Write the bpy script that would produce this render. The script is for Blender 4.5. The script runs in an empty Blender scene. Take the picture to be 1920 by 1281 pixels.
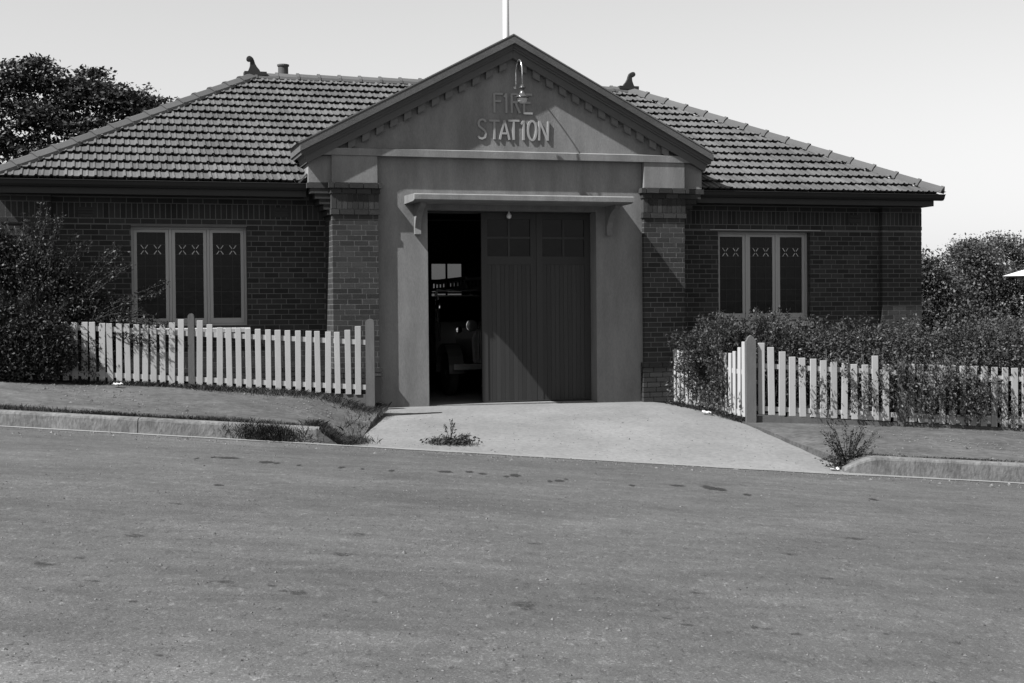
import bpy, math, random
import numpy as np
from mathutils import Vector, Matrix
R = math.radians
random.seed(7)
rng = np.random.default_rng(7)
scene = bpy.context.scene
col = scene.collection

# ------------------------------------------------------------------ camera, sky, sun, exposure
YAW, PITCH, ROLL, CZ = R(16.2), R(-1.1), 0.0085, 1.525
cam_data = bpy.data.cameras.new('camera')
cam_data.sensor_width = 36.0
cam_data.lens = 50.0
cam_data.clip_end = 3000
cam = bpy.data.objects.new('camera', cam_data)
col.objects.link(cam)
cam.matrix_world = Matrix.Translation((0, 0, CZ)) @ Matrix.Rotation(R(90) + PITCH, 4, 'X') @ Matrix.Rotation(-ROLL, 4, 'Z')
scene.camera = cam

SUN_B = Vector((-3.2, -0.93, 4.1)).normalized()                 # to the sun, in the building's own axes
SUN = (Matrix.Rotation(YAW, 3, 'Z') @ SUN_B).normalized()
world = bpy.data.worlds.new('World')
scene.world = world
world.use_nodes = True
nt = world.node_tree
nt.nodes.clear()
sky = nt.nodes.new('ShaderNodeTexSky')
sky.sky_type = 'NISHITA'
sky.sun_disc = False
sky.sun_elevation = math.asin(SUN.z)
sky.sun_rotation = math.atan2(SUN.x, SUN.y)
sky.air_density = 1.15
sky.dust_density = 0.0
sky.ozone_density = 1.0
sep = nt.nodes.new('ShaderNodeSeparateColor')                   # black and white film: its blue-sensitive emulsion sees mostly the blue light of the sky
mixw = nt.nodes.new('ShaderNodeMath'); mixw.operation = 'MULTIPLY_ADD'
mixw.inputs[1].default_value = 0.0
mul = nt.nodes.new('ShaderNodeMath'); mul.operation = 'MULTIPLY'; mul.inputs[1].default_value = 1.0
bg = nt.nodes.new('ShaderNodeBackground')
bg.inputs['Strength'].default_value = 0.0515
wo = nt.nodes.new('ShaderNodeOutputWorld')
nt.links.new(sky.outputs[0], sep.inputs[0])
nt.links.new(sep.outputs[2], mul.inputs[0])
nt.links.new(sep.outputs[1], mixw.inputs[0])
nt.links.new(mul.outputs[0], mixw.inputs[2])
nt.links.new(mixw.outputs[0], bg.inputs['Color'])
nt.links.new(bg.outputs[0], wo.inputs['Surface'])
sl = bpy.data.lights.new('sun', 'SUN')
sl.energy = 5.0
sl.angle = R(0.53)
sl.color = (1, 1, 1)
so = bpy.data.objects.new('sun', sl)
col.objects.link(so)
so.rotation_euler = SUN.to_track_quat('Z', 'Y').to_euler()
vs = scene.view_settings
vs.view_transform = 'Standard'
vs.look = 'None'
vs.exposure = 1.3
vs.gamma = 1.0
scene.cycles.max_bounces = 6

# ------------------------------------------------------------------ materials (all greys: the film is black and white)
def material(name, value, rough=0.85, amount=0.25, scale=3.0, fine=0.15, fscale=60.0, rand=0.0, bump=0.0, bscale=80.0,
             spec=0.3, stretch=(1, 1, 1), trans=0.0, metal=0.0):
    m = bpy.data.materials.new(name)
    m.use_nodes = True
    t = m.node_tree
    N, L = t.nodes, t.links
    p = N['Principled BSDF']
    p.inputs['Roughness'].default_value = rough
    p.inputs['Specular IOR Level'].default_value = spec
    p.inputs['Metallic'].default_value = metal
    geo = N.new('ShaderNodeNewGeometry')
    mp = N.new('ShaderNodeMapping'); mp.inputs['Scale'].default_value = stretch
    L.new(geo.outputs['Position'], mp.inputs['Vector'])
    def math_(op, a, b, c=None):
        n = N.new('ShaderNodeMath'); n.operation = op
        for i, v in enumerate((a, b, c)):
            if v is None: continue
            if isinstance(v, (int, float)): n.inputs[i].default_value = v
            else: L.new(v, n.inputs[i])
        return n.outputs[0]
    def noise(sc, det=4, ro=0.6):
        n = N.new('ShaderNodeTexNoise'); n.inputs['Scale'].default_value = sc
        n.inputs['Detail'].default_value = det; n.inputs['Roughness'].default_value = ro
        L.new(mp.outputs[0], n.inputs['Vector'])
        return n.outputs['Fac']
    f = math_('MULTIPLY_ADD', noise(scale), 2 * amount, 1 - amount)
    f = math_('MULTIPLY', f, math_('MULTIPLY_ADD', noise(fscale, 3), 2 * fine, 1 - fine))
    if rand:
        oi = N.new('ShaderNodeObjectInfo')
        r = math_('FRACT', math_('ADD', geo.outputs['Random Per Island'], math_('MULTIPLY', oi.outputs['Random'], 7.31)), 0)
        f = math_('MULTIPLY', f, math_('MULTIPLY_ADD', r, 2 * rand, 1 - rand))
    f = math_('MULTIPLY', f, value)
    m['base'] = value
    comb = N.new('ShaderNodeCombineColor')
    for i in range(3): L.new(f, comb.inputs[i])
    L.new(comb.outputs[0], p.inputs['Base Color'])
    if bump:
        b = N.new('ShaderNodeBump'); b.inputs['Strength'].default_value = bump; b.inputs['Distance'].default_value = 0.02
        L.new(noise(bscale, 5), b.inputs['Height']); L.new(b.outputs[0], p.inputs['Normal'])
    if trans:
        tr = N.new('ShaderNodeBsdfTranslucent'); L.new(comb.outputs[0], tr.inputs['Color'])
        mx = N.new('ShaderNodeMixShader'); mx.inputs[0].default_value = trans
        out = N['Material Output']
        L.new(p.outputs[0], mx.inputs[1]); L.new(tr.outputs[0], mx.inputs[2]); L.new(mx.outputs[0], out.inputs['Surface'])
    return m

M = {}
M['brick'] = material('brick', 0.0245, 0.9, 0.25, 9, 0.25, 90, rand=0.38, bump=0.35, bscale=120)
M['mortar'] = material('mortar', 0.098, 0.95, 0.3, 4, 0.3, 120, bump=0.4)
M['stucco'] = material('stucco', 0.143, 0.92, 0.60, 1.5, 0.3, 45, bump=0.25, bscale=70, stretch=(1.8, 1.8, .4))
M['trim'] = material('trim', 0.072, 0.9, 0.10, 3, 0.10, 150, bump=0.25, bscale=140)
M['dentil'] = material('dentil', 0.1, 0.9, 0.15, 3, 0.10, 150, bump=0.2)
M['tile'] = material('tile', 0.060, 0.8, 0.55, 0.9, 0.35, 28, rand=0.20, bump=0.25)
M['cap'] = material('cap', 0.062, 0.8, 0.2, 3, 0.2, 60, rand=0.12, bump=0.2)
M['fascia'] = material('fascia', 0.018, 0.6, 0.2, 2, 0.1, 40, stretch=(1, 1, 4))
M['white'] = material('white', 0.26, 0.6, 0.10, 5, 0.08, 90, stretch=(2, 2, .6), rand=0.07, bump=0.1)
M['frame'] = material('frame', 0.31, 0.55, 0.08, 4, 0.05, 60)
M['sill'] = material('sill', 0.45, 0.7, 0.1, 6, 0.1, 60)
M['post'] = material('post', 0.068, 0.85, 0.3, 6, 0.25, 90, stretch=(3, 3, .5), bump=0.3)
M['darkpost'] = material('darkpost', 0.03, 0.85, 0.3, 6, 0.25, 90, stretch=(3, 3, .5), bump=0.3)
M['door'] = material('door', 0.024, 0.55, 0.18, 4, 0.15, 60, stretch=(4, 4, .3), rand=0.18)
M['black'] = material('black', 0.02, 0.5, 0.2, 4, 0.1, 60)
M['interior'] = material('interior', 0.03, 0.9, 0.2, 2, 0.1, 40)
M['concrete'] = material('concrete', 0.122, 0.93, 0.45, 0.7, 0.38, 15, bump=0.3, bscale=25, stretch=(1, .8, 1))
M['kerb'] = material('kerb', 0.095, 0.93, 0.85, 3.5, 0.7, 22, bump=0.6, bscale=30, stretch=(1, 1, .5))
M['path'] = material('path', 0.051, 0.95, 0.85, 1.4, 0.9, 11, bump=0.7, bscale=18, stretch=(.8, 1.0, 1))
M['soil'] = material('soil', 0.03, 0.95, 0.4, 1.5, 0.4, 20, bump=0.5, bscale=20)
M['leaf'] = material('leaf', 0.05, 0.5, 0.3, 1.2, 0.2, 20, rand=0.55, trans=0.22, spec=0.28)
M['leaf_dark'] = material('leaf_dark', 0.02, 0.5, 0.3, 0.8, 0.2, 20, rand=0.5, trans=0.15, spec=0.2)
M['leaf_hedge'] = material('leaf_hedge', 0.04, 0.5, 0.35, 0.9, 0.2, 20, rand=0.55, trans=0.22, spec=0.28)
M['grass'] = material('grass', 0.033, 0.7, 0.3, 2, 0.2, 20, rand=0.45, trans=0.2)
M['bark'] = material('bark', 0.05, 0.95, 0.3, 6, 0.3, 40, stretch=(2, 2, .4), bump=0.5)
M['iron'] = material('iron', 0.4, 0.5, 0.1, 1, 0.1, 20)
M['board'] = material('board', 0.08, 0.7, 0.15, 2, 0.1, 20)
M['paint_white'] = material('paint_white', 0.55, 0.4, 0.06, 3, 0.05, 60)
M['metal'] = material('metal', 0.55, 0.25, 0.1, 8, 0.05, 60, metal=0.9)
M['enamel'] = material('enamel', 0.05, 0.2, 0.1, 8, 0.05, 60, spec=0.6)
M['opal'] = material('opal', 0.4, 0.3, 0.05, 8, 0.05, 60, spec=0.5)
M['engine_paint'] = material('engine_paint', 0.05, 0.25, 0.1, 3, 0.05, 60, spec=0.6)
M['rubber'] = material('rubber', 0.02, 0.8, 0.2, 5, 0.2, 60)
M['chrome'] = material('chrome', 0.6, 0.15, 0.05, 5, 0.02, 60, metal=1.0)
M['paper'] = material('paper', 0.35, 0.8, 0.05, 8, 0.1, 60)
M['lead'] = material('lead', 0.022, 0.5, 0.1, 8, 0.1, 60)
M['xglass'] = material('xglass', 0.42, 0.3, 0.1, 8, 0.1, 60, rand=0.2)
M['rope'] = material('rope', 0.3, 0.9)
M['glass'] = material('glass', 0.006, 0.10, 0.6, 2.5, 0.1, 20, spec=0.16, bump=0.12, bscale=5)
M['tar'] = material('tar', 0.015, 0.8, 0.4, 8, 0.4, 30)
M['grit'] = material('grit', 0.07, 0.9, 0.1, 5, 0.1, 50, rand=0.7)
M['gutter'] = material('gutter', 0.14, 0.93, 0.3, 3, 0.3, 40, bump=0.3)
M['letter'] = material('letter', 0.225, 0.9, 0.1, 3, 0.1, 100)

def road_material():
    m = material('asphalt', 0.049, 0.93, 0.16, 0.45, 0.0, 60, bump=0.5, bscale=55)
    t = m.node_tree; N, L = t.nodes, t.links
    comb = [n for n in N if n.bl_idname == 'ShaderNodeCombineColor'][0]
    src = comb.inputs[0].links[0].from_socket
    geo = [n for n in N if n.bl_idname == 'ShaderNodeNewGeometry'][0]
    def math_(op, a, b, c=None, clamp=False):
        n = N.new('ShaderNodeMath'); n.operation = op; n.use_clamp = clamp
        for i, v in enumerate((a, b, c)):
            if v is None: continue
            if isinstance(v, (int, float)): n.inputs[i].default_value = v
            else: L.new(v, n.inputs[i])
        return n.outputs[0]
    def noise(sc, st=(1, 1, 1), det=4, ro=0.6, off=(0, 0, 0)):
        mp = N.new('ShaderNodeMapping'); mp.inputs['Scale'].default_value = st; mp.inputs['Location'].default_value = off
        L.new(geo.outputs['Position'], mp.inputs['Vector'])
        n = N.new('ShaderNodeTexNoise'); n.inputs['Scale'].default_value = sc; n.inputs['Detail'].default_value = det
        n.inputs['Roughness'].default_value = ro
        L.new(mp.outputs[0], n.inputs['Vector'])
        return n.outputs['Fac']
    # embedded pale stone and dark pits in the tar
    grit = math_('MULTIPLY', math_('SUBTRACT', noise(60, det=3, ro=.8), 0.54, clamp=True), 8.0)
    grit2 = math_('MULTIPLY', math_('SUBTRACT', noise(11, (1.6, .7, 1), 5, .85, (3, 8, 1)), 0.55, clamp=True), 7.5)
    pits = math_('MULTIPLY', math_('SUBTRACT', 0.46, noise(12, (1.6, .7, 1), 5, .85, (9, 2, 0)), clamp=True), 4.5)
    broad = math_('MULTIPLY_ADD', noise(0.7, (.5, 1.0, 1), 6, .62), 1.2, 0.40)
    streak = math_('MULTIPLY_ADD', noise(3.5, (.6, 1.2, 1), 5, .7, (4, 1, 0)), 1.1, 0.45)
    f = math_('MULTIPLY', math_('MULTIPLY', src, broad), streak)
    f = math_('MULTIPLY', f, math_('ADD', 1.0, math_('SUBTRACT', math_('ADD', grit, grit2), pits)))
    sx = N.new('ShaderNodeSeparateXYZ'); L.new(geo.outputs['Position'], sx.inputs[0])
    blot2 = math_('MULTIPLY', math_('SUBTRACT', noise(0.85, (.8, 1.6, 1), 7, .72, (7, 3, 2)), 0.60, clamp=True), 8.0, clamp=True)
    blot3 = math_('MULTIPLY', math_('SUBTRACT', noise(3.2, (1.0, 1.0, 1), 6, .75, (5, 9, 2)), 0.62, clamp=True), 9.0, clamp=True)
    f = math_('MULTIPLY', f, math_('MULTIPLY_ADD', math_('MAXIMUM', math_('MULTIPLY', blot3, .55), math_('MULTIPLY', blot2, .5)), -0.62, 1.0))
    # worn pale wheel track near the middle of the road
    trk = math_('SUBTRACT', 1.0, math_('MULTIPLY', math_('ABSOLUTE', math_('SUBTRACT', math_('MULTIPLY_ADD', noise(1.3, (.5, 1, 1), 5, .65, (2, 2, 2)), 1.4, sx.outputs[1]), 6.2), 0), .8), clamp=True)
    f = math_('MULTIPLY', f, math_('MULTIPLY_ADD', trk, .45, 1.0))
    for i in range(3): L.new(f, comb.inputs[i])
    return m
M['asphalt'] = road_material()
def stain_material():
    # thin film of tar and oil: ragged, half see-through at its rim
    m = M['tar']; t = m.node_tree; N, L = t.nodes, t.links
    p = N['Principled BSDF']; out = N['Material Output']
    geo = [n for n in N if n.bl_idname == 'ShaderNodeNewGeometry'][0]
    at = N.new('ShaderNodeAttribute'); at.attribute_name = 'edge'
    n = N.new('ShaderNodeTexNoise'); n.inputs['Scale'].default_value = 26; n.inputs['Detail'].default_value = 5; n.inputs['Roughness'].default_value = .75
    L.new(geo.outputs['Position'], n.inputs['Vector'])
    a = N.new('ShaderNodeMath'); a.operation = 'MULTIPLY_ADD'; L.new(n.outputs['Fac'], a.inputs[0]); a.inputs[1].default_value = 2.4; a.inputs[2].default_value = -1.25
    b = N.new('ShaderNodeMath'); b.operation = 'ADD'; L.new(a.outputs[0], b.inputs[0]); L.new(at.outputs['Fac'], b.inputs[1])
    c = N.new('ShaderNodeMath'); c.operation = 'MULTIPLY'; c.use_clamp = True; L.new(b.outputs[0], c.inputs[0]); c.inputs[1].default_value = 1.1
    d = N.new('ShaderNodeMath'); d.operation = 'MINIMUM'; L.new(c.outputs[0], d.inputs[0]); d.inputs[1].default_value = .8
    tr = N.new('ShaderNodeBsdfTransparent'); mx = N.new('ShaderNodeMixShader')
    L.new(d.outputs[0], mx.inputs[0]); L.new(tr.outputs[0], mx.inputs[1]); L.new(p.outputs[0], mx.inputs[2]); L.new(mx.outputs[0], out.inputs['Surface'])
stain_material()

def pane_material():
    m = bpy.data.materials.new('clear_pane'); m.use_nodes = True
    t = m.node_tree; t.nodes.clear()
    a = t.nodes.new('ShaderNodeBsdfTransparent'); a.inputs[0].default_value = (.4, .4, .4, 1)
    g = t.nodes.new('ShaderNodeBsdfGlossy'); g.inputs['Roughness'].default_value = .05
    x = t.nodes.new('ShaderNodeMixShader'); x.inputs[0].default_value = .08
    o = t.nodes.new('ShaderNodeOutputMaterial')
    t.links.new(a.outputs[0], x.inputs[1]); t.links.new(g.outputs[0], x.inputs[2]); t.links.new(x.outputs[0], o.inputs[0])
    return m
M['pane'] = pane_material()

# ------------------------------------------------------------------ helpers
def tag(o, label=None, cat=None, group=None, kind=None):
    if label: o['label'] = label
    if cat: o['category'] = cat
    if group: o['group'] = group
    if kind: o['kind'] = kind
    return o

def empty(name, loc=(0, 0, 0), rz=0.0, parent=None):
    o = bpy.data.objects.new(name, None)
    o.location = loc; o.rotation_euler = (0, 0, rz); o.parent = parent
    o.empty_display_size = .2
    col.objects.link(o)
    return o

def link(name, mesh, parent=None):
    o = bpy.data.objects.new(name, mesh)
    o.parent = parent
    col.objects.link(o)
    return o

class MB:
    def __init__(s): s.v = []; s.f = []; s.smooth = False
    def add(s, vs_, fs_):
        n = len(s.v); s.v += [tuple(p) for p in vs_]; s.f += [tuple(i + n for i in f) for f in fs_]
        return s
    def box(s, x0, x1, y0, y1, z0, z1):
        return s.add([(x0, y0, z0), (x1, y0, z0), (x1, y1, z0), (x0, y1, z0), (x0, y0, z1), (x1, y0, z1), (x1, y1, z1), (x0, y1, z1)],
                     [(0, 3, 2, 1), (4, 5, 6, 7), (0, 1, 5, 4), (1, 2, 6, 5), (2, 3, 7, 6), (3, 0, 4, 7)])
    def bevel_box(s, x0, x1, y0, y1, z0, z1, b):
        # a box with chamfered vertical and top edges on the -y side
        P = [(x0 + b, y0), (x1 - b, y0), (x1, y0 + b), (x1, y1), (x0, y1), (x0, y0 + b)]
        n = len(P)
        Q = [(x0 + 2*b, y0 + b), (x1 - 2*b, y0 + b), (x1 - b, y0 + 2*b), (x1 - b, y1), (x0 + b, y1), (x0 + b, y0 + 2*b)]
        vs_ = [(p[0], p[1], z0) for p in P] + [(p[0], p[1], z1 - b) for p in P] + [(p[0], p[1], z1) for p in Q]
        fs_ = []
        for k in range(2):
            for i in range(n):
                j = (i + 1) % n
                fs_.append((k*n + i, k*n + j, (k+1)*n + j, (k+1)*n + i))
        fs_.append(tuple(range(2*n, 3*n))); fs_.append(tuple(reversed(range(n))))
        return s.add(vs_, fs_)
    def prism(s, poly, a, b, axis='y'):
        # poly: 2-D outline; extruded from a to b along axis
        def mk(p, t):
            if axis == 'y': return (p[0], t, p[1])
            if axis == 'x': return (t, p[0], p[1])
            return (p[0], p[1], t)
        n = len(poly)
        vs_ = [mk(p, a) for p in poly] + [mk(p, b) for p in poly]
        fs_ = [tuple(range(n)), tuple(reversed(range(n, 2*n)))]
        for i in range(n):
            j = (i + 1) % n
            fs_.append((i, n + i, n + j, j))
        return s.add(vs_, fs_)
    def tube(s, path, rad, n=8, caps=True):
        path = [Vector(p) for p in path]
        rs = rad if isinstance(rad, (list, tuple)) else [rad] * len(path)
        base = len(s.v); ref = None
        for i, p in enumerate(path):
            d = (path[min(i+1, len(path)-1)] - path[max(i-1, 0)]).normalized()
            if ref is None:
                ref = Vector((0, 0, 1)) if abs(d.z) < .9 else Vector((1, 0, 0))
            u = d.cross(ref).normalized(); w = u.cross(d).normalized(); ref = w
            for k in range(n):
                a = 2 * math.pi * k / n
                s.v.append(tuple(p + (u * math.cos(a) + w * math.sin(a)) * rs[i]))
        for i in range(len(path) - 1):
            for k in range(n):
                k2 = (k + 1) % n
                s.f.append((base + i*n + k, base + i*n + k2, base + (i+1)*n + k2, base + (i+1)*n + k))
        if caps:
            s.f.append(tuple(base + k for k in reversed(range(n))))
            s.f.append(tuple(base + (len(path)-1)*n + k for k in range(n)))
        return s
    def lathe(s, prof, n=16, center=(0, 0, 0), axis='z'):
        base = len(s.v)
        for r, h in prof:
            for k in range(n):
                a = 2 * math.pi * k / n
                x, y = r * math.cos(a), r * math.sin(a)
                q = (x, y, h) if axis == 'z' else ((x, h, y) if axis == 'y' else (h, x, y))
                s.v.append((q[0] + center[0], q[1] + center[1], q[2] + center[2]))
        for i in range(len(prof) - 1):
            for k in range(n):
                k2 = (k + 1) % n
                s.f.append((base + i*n + k, base + i*n + k2, base + (i+1)*n + k2, base + (i+1)*n + k))
        s.f.append(tuple(base + k for k in reversed(range(n))))
        s.f.append(tuple(base + (len(prof)-1)*n + k for k in range(n)))
        return s
    def mesh(s, name, mat):
        me = bpy.data.meshes.new(name)
        me.from_pydata(s.v, [], s.f)
        me.materials.append(M[mat])
        if s.smooth:
            me.polygons.foreach_set('use_smooth', [True] * len(me.polygons))
            me.update()
        return me
    def build(s, name, mat, parent=None):
        return link(name, s.mesh(name, mat), parent)

def soup(name, V, nv, mat, parent=None):
    """V: (n*nv,3) array of separate nv-gons -> one mesh"""
    V = np.asarray(V, dtype=np.float32)
    me = bpy.data.meshes.new(name)
    n = len(V); m = n // nv
    me.vertices.add(n); me.vertices.foreach_set('co', V.ravel())
    me.loops.add(n); me.loops.foreach_set('vertex_index', np.arange(n, dtype=np.int32))
    me.polygons.add(m)
    me.polygons.foreach_set('loop_start', np.arange(0, n, nv, dtype=np.int32))
    me.update(calc_edges=True); me.validate()
    me.materials.append(M[mat])
    return link(name, me, parent)

# ------------------------------------------------------------------ the lie of the land (world axes: x along the street, y away from the camera)
_ = np.interp
def gutter_z(u): return -0.262 - 0.0645 * u
def road_z(u, v): return -0.03 - 0.0645 * u - 0.232 * ((v - 5) / 13.0) ** 2
def kerb_z(u): return gutter_z(u) + _(u, [-6.5, -2.5, 4.5, 6.5], [.20, .21, .235, .25])
def kerb_top(u):
    if u < 4.2: return gutter_z(u) + .03
    return kerb_z(u) - (.17 * (1 - (u - 4.2) / .42) ** 1.4 if u < 4.62 else 0)
def smooth(x):
    x = min(1.0, max(0.0, x)); return x * x * (3 - 2 * x)
def pathL_z(u, t):
    d0 = .225 * smooth((u + 2.5) / .42); d1 = .225 * smooth((u + 3.3) / 1.25)
    k = min(1.0, t / .12)
    near = kerb_z(u) - .012 - (d0 * (1 - k) + d1 * k)
    far = fenceL_z(u) + .02 - .17 * smooth((u + 3.0) / 1.0)
    return near * (1 - t) + far * t
def fenceL(u): return 21.3 + (u + 7.67) / 5.5 * .5           # y of the left fence line
def fenceL_z(u): return _(u, [-14, -6.54, -4.85, -3.23, -2.19], [1.02, .545, .455, .34, .24])
def fenceR(u): return 22.3 + (u - 3.74) * .052
def fenceR_z(u): return _(u, [3.7, 5.35, 8.03, 14], [-.20, -.262, -.385, -.72])
def drive_z(u, v):
    t = min(max((v - 18) / 5.2, 0), 1)
    back = _(u, [-2.1, 2.4, 3.8], [.0, -.02, -.19])
    return gutter_z(u) * (1 - t) + back * t + .012

def grid(name, us, vs_, fz, mat, kind='structure', clip=None):
    mb = MB()
    nu, nv = len(us), len(vs_)
    for v in vs_:
        for u in us:
            mb.v.append((u, v, fz(u, v)))
    for j in range(nv - 1):
        for i in range(nu - 1):
            mb.f.append((j*nu + i, j*nu + i + 1, (j+1)*nu + i + 1, (j+1)*nu + i))
    mb.smooth = True
    return tag(mb.build(name, mat), kind=kind)

def far_z(u, v):
    return -0.0645 * max(-60, min(60, u)) - 0.75 - .004 * max(0, v - 60)
us = [-1500, -600, -250, -120, -60, -30, -15, 0, 15, 30, 60, 120, 250, 600, 1500]
vs2 = [-1500, -600, -250, -120, -60, -30, -15, 0, 15, 30, 45, 60, 90, 150, 300, 700, 1500]
grid('ground', us, vs2, far_z, 'soil')
road_obj = grid('road', np.linspace(-40, 40, 81), np.concatenate([np.linspace(-7, 17.9, 40), [18.05]]), road_z, 'asphalt')

# footpaths: a strip from the back of the kerb to the fence line
def strip(name, u0, u1, n, near, far, m, mat, kind='structure', zf=None):
    mb = MB()
    for i in range(n + 1):
        u = u0 + (u1 - u0) * i / n
        a, b = near(u), far(u)
        for j in range(m + 1):
            t = j / m
            q = [a[k] * (1 - t) + b[k] * t for k in range(3)]
            if zf: q[2] = zf(u, t)
            q[2] += .012 * math.sin(u * 2.1 + t * 8) * math.sin(math.pi * t)
            mb.v.append(tuple(q))
    for i in range(n):
        for j in range(m):
            a = i * (m + 1) + j
            mb.f.append((a, a + m + 1, a + m + 2, a + 1))
    # a bank down to the subsoil round the rim, so that no edge hangs in the air
    rim = [i * (m + 1) for i in range(n, -1, -1)] + list(range(1, m + 1)) + [i * (m + 1) + m for i in range(1, n + 1)]
    rim += [n * (m + 1) + j for j in range(m - 1, -1, -1)]
    b0 = len(mb.v)
    for r_ in rim:
        p = mb.v[r_]; mb.v.append((p[0], p[1], p[2] - .45))
    for k in range(len(rim) - 1):
        mb.f.append((rim[k], rim[k + 1], b0 + k + 1, b0 + k))
    return tag(mb.build(name, mat), kind=kind)

strip('footpath', -30, -2.02, 420, lambda u: (u, 18.1 if u < -2.5 else 17.985, 0), lambda u: (u, fenceL(u) + .35, 0), 16, 'path', zf=pathL_z)
strip('footpath', 3.6, 30, 240, lambda u: (u + (.75 * max(0, 1 - (u - 3.6) / 1.2)), 18.03, kerb_top(u + (.75 * max(0, 1 - (u - 3.6) / 1.2))) - .014),
      lambda u: (u, fenceR(u) + .3, fenceR_z(u) + .01), 8, 'path')
# yards behind the fences
strip('yard_soil', -16, -2.2, 40, lambda u: (u, fenceL(u) + .1, fenceL_z(u) - .02 - .55 * max(0, u + 2.7)), lambda u: (u, 25.9 + .29 * u, .45 - .2 * max(0, u + 4) - .3 * max(0, u + 2.7)), 4, 'soil')
strip('yard_soil', 2.5, 18, 30, lambda u: (u, fenceR(u) + .1, fenceR_z(u) - .03), lambda u: (u, 30.0, -.25 - .03 * u), 4, 'soil')

# driveway
def drive():
    mb = MB()
    n, m = 28, 24
    for j in range(m + 1):
        t = j / m
        v = 17.98 + t * 6.9
        ul = _(v, [17.9, 18.4, 19.5, 21.7, 22.5, 25], [-2.30, -2.16, -2.12, -2.09, -2.3, -2.6])
        ur = _(v, [17.9, 18.2, 19.0, 20.3, 21.1, 22.1, 25], [4.55, 4.38, 4.27, 4.10, 3.96, 3.80, 2.85])
        ul += .03 * math.sin(v * 9) ; ur += .04 * math.sin(v * 7)
        for i in range(n + 1):
            u = ul + (ur - ul) * i / n
            mb.v.append((u, v, drive_z(u, v) + (-.02 if i in (0, n) else 0)))
    for j in range(m):
        for i in range(n):
            a = j * (n + 1) + i
            mb.f.append((a, a + 1, a + n + 2, a + n + 1))
    mb.smooth = True
    return tag(mb.build('driveway', 'concrete'), kind='structure')
drive()

# kerbs in cast lengths, and the thin concrete channel at their foot
def kerb(u_list, end_cap):
    root = tag(empty('kerb', (u_list[0], 18, gutter_z(u_list[0]))), kind='structure')
    for a, b in zip(u_list[:-1], u_list[1:]):
        mb = MB(); mb.smooth = False
        n = 30
        rows = []
        for i in range(n + 1):
            u = a + .006 + (b - a - .012) * i / n
            zb, zt = gutter_z(u) - .12, kerb_z(u)
            if end_cap == 'start' and u < u_list[0] + .42:
                zt -= (.17) * (1 - (u - u_list[0]) / .42) ** 1.4
            j = random.uniform(-.007, .007)
            prof = [(18.0 - .03, zb), (18.0, zt - .035 + j), (18.012, zt - .012 + j), (18.04, zt + j), (18.15, zt + .004), (18.17, zt - .01), (18.17, zb)]
            rows.append([(u - root.location.x, p[0] - root.location.y, p[1] - root.location.z) for p in prof])
        k = len(rows[0])
        for r in rows: mb.v += r
        for i in range(n):
            for j in range(k - 1):
                mb.f.append((i*k + j, (i+1)*k + j, (i+1)*k + j + 1, i*k + j + 1))
        mb.f.append(tuple(reversed(range(k)))); mb.f.append(tuple(n*k + j for j in range(k)))
        mb.build('kerb_length', 'kerb', root)
kerb([-30, -24, -18, -14.2, -11.8, -9.4, -7.0, -4.75, -2.45], None)
kerb([4.2, 6.6, 8.8, 11, 13.4, 18, 24, 30], 'start')
def channel():
    mb = MB()
    U = np.linspace(-30, 30, 401)
    for u in U:
        w = _(u, [-4, -2.2, -1.2, 1, 4.0, 4.8, 6], [.075, .09, .12, .20, .30, .16, .075])
        w += .012 * math.sin(u * 5.1) + .010 * math.sin(u * 13) + random.uniform(-.012, .018)
        z = gutter_z(u)
        mb.v += [(u, 18.0 - w, road_z(u, 18 - w) + .006), (u, 18.0 - w + .02, z + .014), (u, 18.004 - (.05 * max(0, math.sin((u - .9) / 3.1 * math.pi)) if .9 < u < 4 else 0), z + .016)]
    for i in range(len(U) - 1):
        for j in range(2):
            a = i * 3 + j
            mb.f.append((a, a + 3, a + 4, a + 1))
    tag(mb.build('gutter', 'gutter'), kind='structure')
channel()
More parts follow.
